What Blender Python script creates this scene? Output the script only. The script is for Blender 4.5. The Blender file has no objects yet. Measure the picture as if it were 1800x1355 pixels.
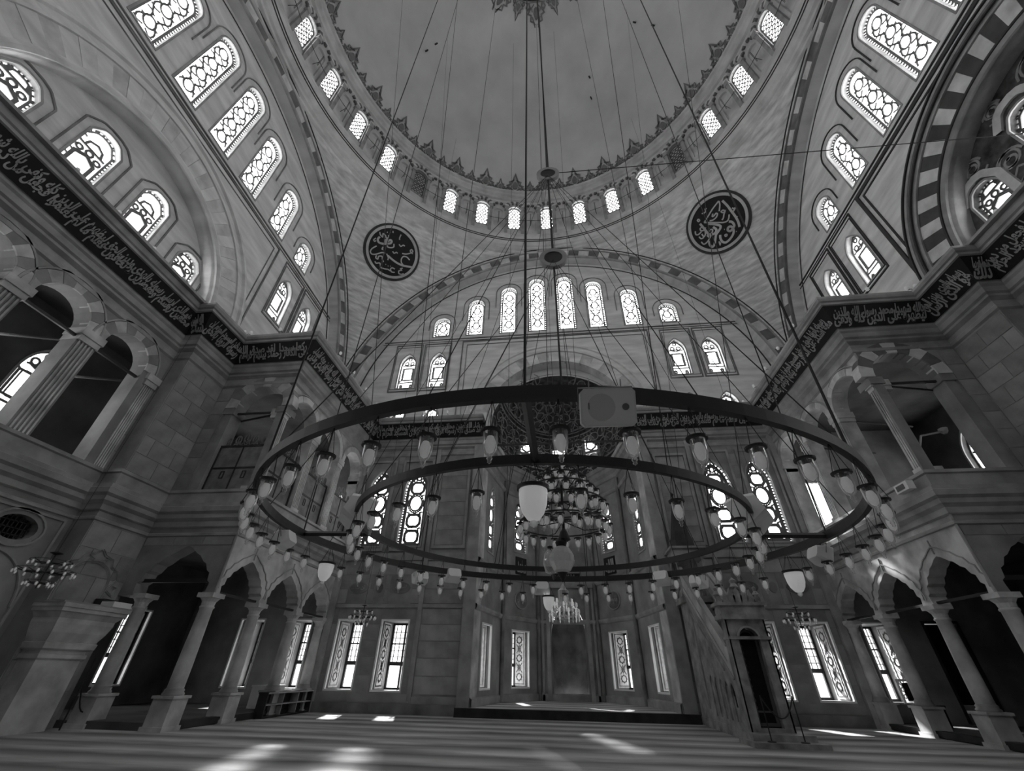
import bpy, math, random
from math import sin, cos, pi, sqrt, radians, atan2, tan
from mathutils import Vector, Matrix
from mathutils.geometry import tessellate_polygon

# ------------------------------------------------------------------ scene, camera, light
SC = bpy.context.scene
COL = SC.collection
random.seed(7)


def make_camera():
    cd = bpy.data.cameras.new('camera')
    cd.sensor_fit = 'HORIZONTAL'
    cd.sensor_width = 36.0
    cd.lens = 723.65 / 1800 * 36.0
    cd.clip_start = 0.05
    cd.clip_end = 300
    yw, pt, rl = radians(-6.962), radians(34.94), radians(1.084)
    f = Vector((sin(yw) * cos(pt), cos(yw) * cos(pt), sin(pt)))
    r0 = Vector((cos(yw), -sin(yw), 0))
    u0 = r0.cross(f)
    r = cos(rl) * r0 + sin(rl) * u0
    u = -sin(rl) * r0 + cos(rl) * u0
    o = bpy.data.objects.new('camera', cd)
    COL.objects.link(o)
    m = Matrix((r, u, -f)).transposed().to_4x4()
    m.translation = Vector((-0.143, -5.865, 1.333))
    o.matrix_world = m
    SC.camera = o


make_camera()
W = bpy.data.worlds.new('sky')
SC.world = W
W.use_nodes = True
_b = W.node_tree.nodes['Background']
_b.inputs[0].default_value = (0.8, 0.8, 0.8, 1)
_b.inputs[1].default_value = 0.6
_s = bpy.data.lights.new('sun', 'SUN')
_s.energy = 24.0
_s.angle = radians(2.5)
SUN = bpy.data.objects.new('sun', _s)
COL.objects.link(SUN)
# morning sun beyond the qibla wall: light travels towards -Y, a little to +X and down
SUN.rotation_euler = Vector((0.24, -0.78, -0.58)).to_track_quat('-Z', 'Y').to_euler()
SC.view_settings.view_transform = 'Standard'
SC.view_settings.look = 'None'
SC.view_settings.gamma = 1.0
SC.view_settings.use_curve_mapping = False
SC.view_settings.exposure = 1.02
GLOW = 4.2          # radiance of the daylight behind the translucent window glass
try:
    SC.cycles.max_bounces = 8
    SC.cycles.diffuse_bounces = 5
    SC.cycles.transparent_max_bounces = 16
    SC.cycles.caustics_reflective = False
    SC.cycles.caustics_refractive = False
    SC.cycles.sample_clamp_indirect = 4.0
    SC.cycles.use_denoising = True
except Exception:
    pass


# ------------------------------------------------------------------ materials (all neutral greys: a black and white picture)
def mat(name, v, rough=0.7, var=0.15, scale=1.2, metal=0.0, bump=0.0, brick=None, streak=False, spec=0.3):
    m = bpy.data.materials.new(name)
    m.use_nodes = True
    nt = m.node_tree
    N, L = nt.nodes, nt.links
    p = N['Principled BSDF']
    p.inputs['Roughness'].default_value = rough
    p.inputs['Metallic'].default_value = metal
    p.inputs['Specular IOR Level'].default_value = spec
    tc = N.new('ShaderNodeTexCoord')
    nz = N.new('ShaderNodeTexNoise')
    nz.inputs['Scale'].default_value = scale
    nz.inputs['Detail'].default_value = 6
    if streak:
        mp = N.new('ShaderNodeMapping')
        mp.inputs['Scale'].default_value = (1, 1, 5)
        mp.inputs['Rotation'].default_value = (0.5, 0.6, 0)
        L.new(tc.outputs['Object'], mp.inputs[0])
        L.new(mp.outputs[0], nz.inputs['Vector'])
    else:
        L.new(tc.outputs['Object'], nz.inputs['Vector'])
    rp = N.new('ShaderNodeValToRGB')
    a, b = max(0, v * (1 - var * 2)), min(1, v * (1 + var * 2))
    rp.color_ramp.elements[0].position = 0.3
    rp.color_ramp.elements[0].color = (a, a, a, 1)
    rp.color_ramp.elements[1].position = 0.7
    rp.color_ramp.elements[1].color = (b, b, b, 1)
    L.new(nz.outputs['Fac'], rp.inputs[0])
    col = rp.outputs[0]
    if brick:
        sx = N.new('ShaderNodeSeparateXYZ')
        ad = N.new('ShaderNodeMath')
        ad.operation = 'ADD'
        cb = N.new('ShaderNodeCombineXYZ')
        L.new(tc.outputs['Object'], sx.inputs[0])
        L.new(sx.outputs[0], ad.inputs[0])
        L.new(sx.outputs[1], ad.inputs[1])
        L.new(ad.outputs[0], cb.inputs[0])
        L.new(sx.outputs[2], cb.inputs[1])
        bt = N.new('ShaderNodeTexBrick')
        bt.inputs['Scale'].default_value = 1.0
        bt.inputs['Brick Width'].default_value = brick[0]
        bt.inputs['Row Height'].default_value = brick[1]
        bt.inputs['Mortar Size'].default_value = 0.012
        bt.inputs['Color1'].default_value = (1, 1, 1, 1)
        bt.inputs['Color2'].default_value = (brick[2], brick[2], brick[2], 1)
        bt.inputs['Mortar'].default_value = (0.55, 0.55, 0.55, 1)
        L.new(cb.outputs[0], bt.inputs['Vector'])
        mx = N.new('ShaderNodeMix')
        mx.data_type = 'RGBA'
        mx.blend_type = 'MULTIPLY'
        mx.inputs[0].default_value = 1.0
        L.new(col, mx.inputs[6])
        L.new(bt.outputs['Color'], mx.inputs[7])
        col = mx.outputs[2]
    L.new(col, p.inputs['Base Color'])
    if bump:
        n2 = N.new('ShaderNodeTexNoise')
        n2.inputs['Scale'].default_value = scale * 9
        n2.inputs['Detail'].default_value = 4
        L.new(tc.outputs['Object'], n2.inputs['Vector'])
        bp = N.new('ShaderNodeBump')
        bp.inputs['Strength'].default_value = bump
        bp.inputs['Distance'].default_value = 0.03
        L.new(n2.outputs['Fac'], bp.inputs['Height'])
        L.new(bp.outputs[0], p.inputs['Normal'])
    return m


def glow(name, strength, through=0.0, var=0.25):
    """translucent window glass with daylight behind it"""
    m = bpy.data.materials.new(name)
    m.use_nodes = True
    N, L = m.node_tree.nodes, m.node_tree.links
    N.remove(N['Principled BSDF'])
    out = N['Material Output']
    em = N.new('ShaderNodeEmission')
    tc = N.new('ShaderNodeTexCoord')
    nz = N.new('ShaderNodeTexNoise')
    nz.inputs['Scale'].default_value = 1.6
    L.new(tc.outputs['Object'], nz.inputs['Vector'])
    mr = N.new('ShaderNodeMapRange')
    mr.inputs[3].default_value = strength * (1 - var)
    mr.inputs[4].default_value = strength * (1 + var)
    L.new(nz.outputs['Fac'], mr.inputs[0])
    L.new(mr.outputs[0], em.inputs[1])
    if through:
        tr = N.new('ShaderNodeBsdfTransparent')
        mx = N.new('ShaderNodeMixShader')
        mx.inputs[0].default_value = through
        L.new(em.outputs[0], mx.inputs[1])
        L.new(tr.outputs[0], mx.inputs[2])
        L.new(mx.outputs[0], out.inputs[0])
    else:
        L.new(em.outputs[0], out.inputs[0])
    return m


def clear_glass(name, tint=0.95, body=0.12, edge=0.5):
    m = bpy.data.materials.new(name)
    m.use_nodes = True
    N, L = m.node_tree.nodes, m.node_tree.links
    N.remove(N['Principled BSDF'])
    out = N['Material Output']
    tr = N.new('ShaderNodeBsdfTransparent')
    tr.inputs[0].default_value = (tint, tint, tint, 1)
    gl = N.new('ShaderNodeBsdfGlossy')
    gl.inputs['Roughness'].default_value = 0.08
    tl = N.new('ShaderNodeBsdfTranslucent')
    tl.inputs[0].default_value = (0.9, 0.9, 0.9, 1)
    lw = N.new('ShaderNodeLayerWeight')
    lw.inputs[0].default_value = 0.45
    m1 = N.new('ShaderNodeMixShader')
    m1.inputs[0].default_value = body
    L.new(tr.outputs[0], m1.inputs[1])
    L.new(tl.outputs[0], m1.inputs[2])
    df = N.new('ShaderNodeBsdfDiffuse')  # bright rim highlights painted in as white at grazing angles
    df.inputs[0].default_value = (0.95, 0.95, 0.95, 1)
    me = N.new('ShaderNodeMixShader')
    me.inputs[0].default_value = edge
    L.new(gl.outputs[0], me.inputs[1])
    L.new(df.outputs[0], me.inputs[2])
    gl = me
    m2 = N.new('ShaderNodeMixShader')
    L.new(lw.outputs['Facing'], m2.inputs[0])
    L.new(m1.outputs[0], m2.inputs[1])
    L.new(gl.outputs[0], m2.inputs[2])
    L.new(m2.outputs[0], out.inputs[0])
    return m


M = {}
M['plaster'] = mat('painted_plaster', 0.70, 0.85, 0.10, 0.6, streak=True)
M['pend'] = mat('brushed_plaster', 0.66, 0.85, 0.16, 1.3, streak=True)
M['dome'] = mat('dome_plaster', 0.66, 0.9, 0.06, 0.4)
M['drum'] = mat('drum_plaster', 0.60, 0.85, 0.12, 1.0)
M['line'] = mat('dark_painted_line', 0.05, 0.7, 0.1)
M['lead'] = mat('window_tracery', 0.16, 0.7, 0.1)
M['light_lead'] = mat('pale_window_tracery', 0.5, 0.7, 0.1)
M['stone'] = mat('grey_marble', 0.28, 0.6, 0.16, 1.1, bump=0.1)
M['stone2'] = mat('veined_marble', 0.52, 0.5, 0.2, 1.6, bump=0.05)  # veined marble; lit brightness also put into gallery and apse pier faces
M['dark_stone'] = mat('dark_marble', 0.20, 0.45, 0.25, 1.3, bump=0.05)
M['mould'] = mat('marble_moulding', 0.34, 0.5, 0.15, 1.5)
M['vl'] = mat('light_voussoir', 0.62, 0.6, 0.12, 2.0)
M['vd'] = mat('dark_voussoir', 0.16, 0.6, 0.15, 2.0)
M['vdd'] = mat('very_dark_voussoir', 0.07, 0.6, 0.15, 2.0)
M['band'] = mat('black_inscription_ground', 0.012, 0.6, 0.2)
M['ink'] = mat('gilded_lettering', 0.36, 0.45, 0.15)
M['disc'] = mat('black_roundel_ground', 0.010, 0.55, 0.2)
M['gold'] = mat('gilded_rim', 0.50, 0.4, 0.1)
M['arab'] = mat('painted_arabesque_ground', 0.075, 0.7, 0.35, 3.0)
M['arabl'] = mat('painted_arabesque_scroll', 0.30, 0.7, 0.15)
M['iron'] = mat('dark_iron', 0.018, 0.5, 0.1, spec=0.5)
M['wire'] = mat('steel_wire', 0.03, 0.6, 0.05)
M['pulpit'] = mat('carved_grey_marble', 0.30, 0.5, 0.25, 3.0, bump=0.15)
M['white'] = mat('white_plastic', 0.88, 0.5, 0.03)
M['grill'] = mat('speaker_grille', 0.72, 0.6, 0.03)
M['frost'] = clear_glass('frosted_glass', 0.8, 0.85)
M['glass'] = clear_glass('clear_lamp_glass', 0.97, 0.10)
M['bulb'] = clear_glass('lamp_bulb_glass', 0.9, 0.8, 0.3)
M['bulb'] = mat('lit_bulb', 0.8, 0.4, 0.05)
_p = M['bulb'].node_tree.nodes['Principled BSDF']
_p.inputs['Emission Color'].default_value = (1, 1, 1, 1)
_p.inputs['Emission Strength'].default_value = 0.05
M['bulb'].cycles.emission_sampling = 'NONE'
M['crystal'] = clear_glass('cut_crystal', 0.95, 0.25)
M['wood'] = mat('panelled_wood', 0.20, 0.6, 0.2, 2.5)
M['darkwood'] = mat('dark_wood', 0.03, 0.5, 0.25, 2.0)
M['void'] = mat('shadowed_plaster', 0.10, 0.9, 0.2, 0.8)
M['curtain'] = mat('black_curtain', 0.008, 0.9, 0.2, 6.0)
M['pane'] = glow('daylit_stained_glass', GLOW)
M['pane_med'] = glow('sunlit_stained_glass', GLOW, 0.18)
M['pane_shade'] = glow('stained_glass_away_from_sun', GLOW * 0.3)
M['pane_dim'] = glow('shaded_stained_glass', 0.05)  # dull glass of the blind drum windows
M['pane_low'] = glow('casement_glass', GLOW * 0.55, 0.55)
M['shutter'] = mat('ornamented_shutter', 0.66, 0.6, 0.1, 5)
M['shutline'] = mat('shutter_ornament', 0.10, 0.6, 0.1)


def carpet():
    m = bpy.data.materials.new('striped_prayer_carpet')
    m.use_nodes = True
    N, L = m.node_tree.nodes, m.node_tree.links
    p = N['Principled BSDF']
    p.inputs['Roughness'].default_value = 0.95
    p.inputs['Specular IOR Level'].default_value = 0.1
    tc = N.new('ShaderNodeTexCoord')
    sx = N.new('ShaderNodeSeparateXYZ')
    L.new(tc.outputs['Object'], sx.inputs[0])
    nz = N.new('ShaderNodeTexNoise')
    nz.inputs['Scale'].default_value = 0.8
    nz.inputs['Detail'].default_value = 8
    mp = N.new('ShaderNodeMapping')
    mp.inputs['Scale'].default_value = (0.45, 1.7, 1)
    L.new(tc.outputs['Object'], mp.inputs[0])
    L.new(mp.outputs[0], nz.inputs['Vector'])
    # prayer rows: soft dark bands across the hall, slightly wavering
    ad = N.new('ShaderNodeMath')
    ad.operation = 'MULTIPLY_ADD'
    ad.inputs[1].default_value = 0.8
    L.new(nz.outputs['Fac'], ad.inputs[0])
    L.new(sx.outputs[1], ad.inputs[2])
    md = N.new('ShaderNodeMath')
    md.operation = 'PINGPONG'
    md.inputs[1].default_value = 0.62
    L.new(ad.outputs[0], md.inputs[0])
    r1 = N.new('ShaderNodeValToRGB')
    e = r1.color_ramp.elements
    e[0].position = 0.0
    e[0].color = (0.34, 0.34, 0.34, 1)
    e[1].position = 0.55
    e[1].color = (0.80, 0.80, 0.80, 1)
    L.new(md.outputs[0], r1.inputs[0])
    r2 = N.new('ShaderNodeValToRGB')
    r2.color_ramp.elements[0].position = 0.3
    r2.color_ramp.elements[0].color = (0.4, 0.4, 0.4, 1)
    r2.color_ramp.elements[1].position = 0.7
    r2.color_ramp.elements[1].color = (1, 1, 1, 1)
    L.new(nz.outputs['Fac'], r2.inputs[0])
    mx = N.new('ShaderNodeMix')
    mx.data_type = 'RGBA'
    mx.blend_type = 'MULTIPLY'
    mx.inputs[0].default_value = 1
    L.new(r1.outputs[0], mx.inputs[6])
    L.new(r2.outputs[0], mx.inputs[7])
    L.new(mx.outputs[2], p.inputs['Base Color'])
    return m


M['carpet'] = carpet()


# ------------------------------------------------------------------ mesh builder
I4 = Matrix.Identity(4)


class MB:
    def __init__(s, T=None):
        s.v, s.f, s.T = [], [], T

    def add(s, vs, fs):
        n = len(s.v)
        for p in vs:
            p = Vector(p)
            s.v.append(tuple(s.T @ p) if s.T else tuple(p))
        s.f.extend([tuple(n + i for i in f) for f in fs])
        return s

    def box(s, x0, x1, y0, y1, z0, z1):
        return s.add([(x0, y0, z0), (x1, y0, z0), (x1, y1, z0), (x0, y1, z0), (x0, y0, z1), (x1, y0, z1), (x1, y1, z1), (x0, y1, z1)],
                     [(0, 3, 2, 1), (4, 5, 6, 7), (0, 1, 5, 4), (1, 2, 6, 5), (2, 3, 7, 6), (3, 0, 4, 7)])

    def prism(s, poly, y0, y1):
        """polygon in x,z pulled from y0 to y1"""
        n = len(poly)
        tri = tessellate_polygon([[Vector((a, b, 0)) for a, b in poly]])
        vs = [(a, y0, b) for a, b in poly] + [(a, y1, b) for a, b in poly]
        fs = [tuple(t) for t in tri] + [tuple(n + i for i in reversed(t)) for t in tri]
        fs += [(i, (i + 1) % n, n + (i + 1) % n, n + i) for i in range(n)]
        return s.add(vs, fs)

    def panel(s, outer, holes, y, depth=0.0):
        """flat wall face with openings, each opening with its reveal"""
        loops = [outer] + holes
        pts = [p for l in loops for p in l]
        tri = tessellate_polygon([[Vector((a, b, 0)) for a, b in l] for l in loops])
        s.add([(a, y, b) for a, b in pts], [tuple(t) for t in tri])
        if depth:
            for h in holes:
                s.reveal(h, y, y + depth)
        return s

    def reveal(s, h, y0, y1, closed=True):
        n = len(h)
        k = n if closed else n - 1
        return s.add([(a, y0, b) for a, b in h] + [(a, y1, b) for a, b in h],
                     [(i, (i + 1) % n, n + (i + 1) % n, n + i) for i in range(k)])

    def ribbon(s, pts, w, y0, y1, closed=False):
        """a flat bar of width w along a 2-D line, mitred"""
        n = len(pts)
        P = [Vector(p) for p in pts]
        if n < 2:
            return s
        L, R = [], []
        for i in range(n):
            a = P[i - 1] if (i > 0 or closed) else None
            b = P[(i + 1) % n] if (i < n - 1 or closed) else None
            d = Vector((0, 0))
            if a is not None and (P[i] - a).length > 1e-9:
                d += (P[i] - a).normalized()
            if b is not None and (b - P[i]).length > 1e-9:
                d += (b - P[i]).normalized()
            if d.length < 1e-6:
                d = Vector((1, 0))
            l = d.length
            d.normalize()
            k = min(2.0, 2.0 / max(l, 0.6)) if (a is not None and b is not None) else 1.0
            q = Vector((-d.y, d.x)) * w / 2 * k
            L.append(P[i] + q)
            R.append(P[i] - q)
        vs = []
        for i in range(n):
            vs += [(L[i].x, y0, L[i].y), (R[i].x, y0, R[i].y), (R[i].x, y1, R[i].y), (L[i].x, y1, L[i].y)]
        fs = []
        for i in range(n if closed else n - 1):
            a, b = 4 * i, 4 * ((i + 1) % n)
            fs += [(a, a + 1, b + 1, b), (a + 1, a + 2, b + 2, b + 1), (a + 3, a, b, b + 3)]
        return s.add(vs, fs)

    def tube(s, pts, r, n=6, r1=None):
        P = [Vector(p) for p in pts]
        rings = []
        for i, p in enumerate(P):
            d = (P[min(i + 1, len(P) - 1)] - P[max(i - 1, 0)])
            d = d.normalized() if d.length > 1e-9 else Vector((0, 0, 1))
            a = d.cross(Vector((0, 0, 1)))
            if a.length < 1e-3:
                a = d.cross(Vector((1, 0, 0)))
            a.normalize()
            b = d.cross(a)
            rr = r if r1 is None else r + (r1 - r) * i / (len(P) - 1)
            rings.append([p + (a * cos(2 * pi * k / n) + b * sin(2 * pi * k / n)) * rr for k in range(n)])
        vs = [tuple(q) for g in rings for q in g]
        fs = []
        for i in range(len(P) - 1):
            for k in range(n):
                fs.append((i * n + k, i * n + (k + 1) % n, (i + 1) * n + (k + 1) % n, (i + 1) * n + k))
        fs.append(tuple(range(n - 1, -1, -1)))
        fs.append(tuple((len(P) - 1) * n + k for k in range(n)))
        return s.add(vs, fs)

    def lathe(s, prof, c=(0, 0, 0), n=16, a0=0.0, a1=2 * pi, sx=1, sy=1):
        full = abs(a1 - a0 - 2 * pi) < 1e-6
        m = n if full else n + 1
        vs = []
        for r, z in prof:
            for k in range(m):
                a = a0 + (a1 - a0) * k / n
                vs.append((c[0] + r * cos(a) * sx, c[1] + r * sin(a) * sy, c[2] + z))
        fs = []
        for i in range(len(prof) - 1):
            for k in range(n):
                k2 = (k + 1) % m
                fs.append((i * m + k, i * m + k2, (i + 1) * m + k2, (i + 1) * m + k))
        return s.add(vs, fs)

    def arcsweep(s, prof, cx, cz, a0, a1, n):
        """profile of (radius, y) swept about the axis through (cx, cz) along y"""
        vs, fs = [], []
        m = len(prof)
        for k in range(n + 1):
            a = a0 + (a1 - a0) * k / n
            for r, y in prof:
                vs.append((cx + r * cos(a), y, cz + r * sin(a)))
        for k in range(n):
            for i in range(m - 1):
                fs.append((k * m + i, k * m + i + 1, (k + 1) * m + i + 1, (k + 1) * m + i))
        return s.add(vs, fs)

    def sweep(s, path, prof, closed=False):
        """profile (d, z) carried along a plan line, d measured to the left of travel, mitred"""
        P = [Vector(p) for p in path]
        n = len(P)
        vs, fs = [], []
        m = len(prof)
        for i in range(n):
            a = (P[i] - P[i - 1]).normalized() if (i > 0 or closed) else None
            b = (P[(i + 1) % n] - P[i]).normalized() if (i < n - 1 or closed) else None
            a = a or b
            b = b or a
            na, nb = Vector((-a.y, a.x)), Vector((-b.y, b.x))
            q = na + nb
            q = q / max(q.dot(na), 0.3)
            for d, z in prof:
                vs.append((P[i].x + q.x * d, P[i].y + q.y * d, z))
        for i in range(n if closed else n - 1):
            for k in range(m - 1):
                a, b = i * m, ((i + 1) % n) * m
                fs.append((a + k, b + k, b + k + 1, a + k + 1))
        return s.add(vs, fs)

    def mesh(s, name, m, smooth=False):
        me = bpy.data.meshes.new(name)
        me.from_pydata(s.v, [], s.f)
        me.materials.append(m)
        if smooth:
            me.polygons.foreach_set('use_smooth', [True] * len(me.polygons))
        me.update()
        return me

    def build(s, name, m, parent=None, smooth=False, mx=None, **kw):
        return place(s.mesh(name, m, smooth), name, parent, mx, **kw)


def props(o, label=None, cat=None, group=None, kind=None):
    if label:
        o['label'] = label
    if cat:
        o['category'] = cat
    if group:
        o['group'] = group
    if kind:
        o['kind'] = kind
    return o


def place(me, name, parent=None, mx=None, **kw):
    o = bpy.data.objects.new(name, me)
    COL.objects.link(o)
    if parent is not None:
        o.parent = parent
    if mx is not None:
        if parent is None:
            o.matrix_world = mx
        else:
            o.matrix_local = mx
    return props(o, **kw)


def empty(name, mx=None, loc=None, rz=0.0, parent=None, **kw):
    o = bpy.data.objects.new(name, None)
    o.empty_display_size = 0.1
    COL.objects.link(o)
    if mx is not None:
        o.matrix_world = mx
    elif loc is not None:
        o.matrix_world = Matrix.Translation(loc) @ Matrix.Rotation(rz, 4, 'Z')
    if parent is not None:
        o.parent = parent
    return props(o, **kw)


def copy_tree(o, mx=None, parent=None, label=None):
    c = o.copy()
    COL.objects.link(c)
    c.parent = parent
    if mx is not None:
        c.matrix_world = mx
    if label:
        c['label'] = label
    for ch in o.children:
        copy_tree(ch, None, c)
    return c


def RZ(a):
    return Matrix.Rotation(radians(a), 4, 'Z')


def T(x, y, z):
    return Matrix.Translation((x, y, z))


def structure(mb, name, m, parent=None, **kw):
    return mb.build(name, m, parent, kind=None if parent is not None else 'structure', **kw)


ORD = ['first', 'second', 'third', 'fourth', 'fifth', 'sixth', 'seventh', 'eighth', 'ninth', 'tenth', 'eleventh', 'twelfth',
       'thirteenth', 'fourteenth', 'fifteenth', 'sixteenth', 'seventeenth', 'eighteenth', 'nineteenth', 'twentieth',
       'twenty-first', 'twenty-second', 'twenty-third', 'twenty-fourth', 'twenty-fifth', 'twenty-sixth', 'twenty-seventh']


# ------------------------------------------------------------------ 2-D shapes
def arch_pts(cx, z0, w, h, kind='round', n=14):
    """closed loop of an opening: sill at z0, total height h"""
    a = w / 2
    if kind == 'round':
        zs = z0 + h - a
        arc = [(cx + a * cos(t), zs + a * sin(t)) for t in [pi * k / n for k in range(n + 1)]]
    elif kind == 'pointed':
        R = w * 1.0
        hh = sqrt(R * R - (R - a) ** 2)
        zs = z0 + h - hh
        t1 = atan2(hh, R - a)
        right = [(cx + a - R + R * cos(t1 * k / (n // 2)), zs + R * sin(t1 * k / (n // 2))) for k in range(n // 2 + 1)]
        arc = right + [(2 * cx - x, z) for x, z in reversed(right[:-1])]
    elif kind == 'hex':
        q = 0.33 * w / h
        r = [(a, 1 - 1.25 * q), (a * 0.96, 1 - 1.1 * q), (a * 0.60, 1 - 0.3 * q), (a * 0.50, 1 - 0.16 * q), (a * 0.22, 1.0), (0, 1.0)]
        right = [(cx + x, z0 + h * q) for x, q in r]
        arc = right + [(2 * cx - x, z) for x, z in reversed(right[:-1])]
    elif kind == 'rect':
        arc = [(cx + a, z0 + h), (cx - a, z0 + h)]
    return [(cx - a, z0), (cx + a, z0)] + arc


def ell(cx, cz, a, b, n=16):
    return [(cx + a * cos(2 * pi * k / n), cz + b * sin(2 * pi * k / n)) for k in range(n)]


def inset(loop, cx, cz, k):
    return [(cx + (x - cx) * k, cz + (z - cz) * k) for x, z in loop]


def voussoirs(parent, cx, zs, r0, r1, y0, y1, a0, a1, n, mats, T_=None, name='voussoir', gap=0.004):
    """separate wedge stones of an arch ring, alternating"""
    for k in range(n):
        b0 = a0 + (a1 - a0) * k / n + gap / r1
        b1 = a0 + (a1 - a0) * (k + 1) / n - gap / r1
        bm = (b0 + b1) / 2
        jig = 0.006 * ((k * 7) % 3)
        mb = MB(T_)
        mb.prism([(cx + r * cos(b), zs + r * sin(b)) for r, b in ((r0, b0), (r1, b0), (r1, bm), (r1, b1), (r0, b1), (r0, bm))], y0 - jig, y1)
        mb.build(name, mats[k % len(mats)], parent)


# ------------------------------------------------------------------ windows
def pip(x, z, poly):
    c = False
    n = len(poly)
    for i in range(n):
        x1, z1 = poly[i]
        x2, z2 = poly[i - 1]
        if (z1 > z) != (z2 > z) and x < (x2 - x1) * (z - z1) / (z2 - z1 + 1e-12) + x1:
            c = not c
    return c


def densify(pts, step, closed=False):
    out = []
    n = len(pts)
    for i in range(n if closed else n - 1):
        a, b = pts[i], pts[(i + 1) % n]
        k = max(1, int(math.hypot(b[0] - a[0], b[1] - a[1]) / step))
        out += [(a[0] + (b[0] - a[0]) * t / k, a[1] + (b[1] - a[1]) * t / k) for t in range(k)]
    if not closed:
        out.append(pts[-1])
    return out


def clipped(mb, pts, w, y0, y1, poly, step=0.12, closed=False):
    q = densify(pts, step, closed)
    if closed:
        q.append(q[0])
    run = []
    for p in q + [None]:
        if p is not None and pip(p[0], p[1], poly):
            run.append(p)
        else:
            if len(run) > 1:
                mb.ribbon(run, w, y0, y1)
            run = []


TK = 1.5


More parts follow.
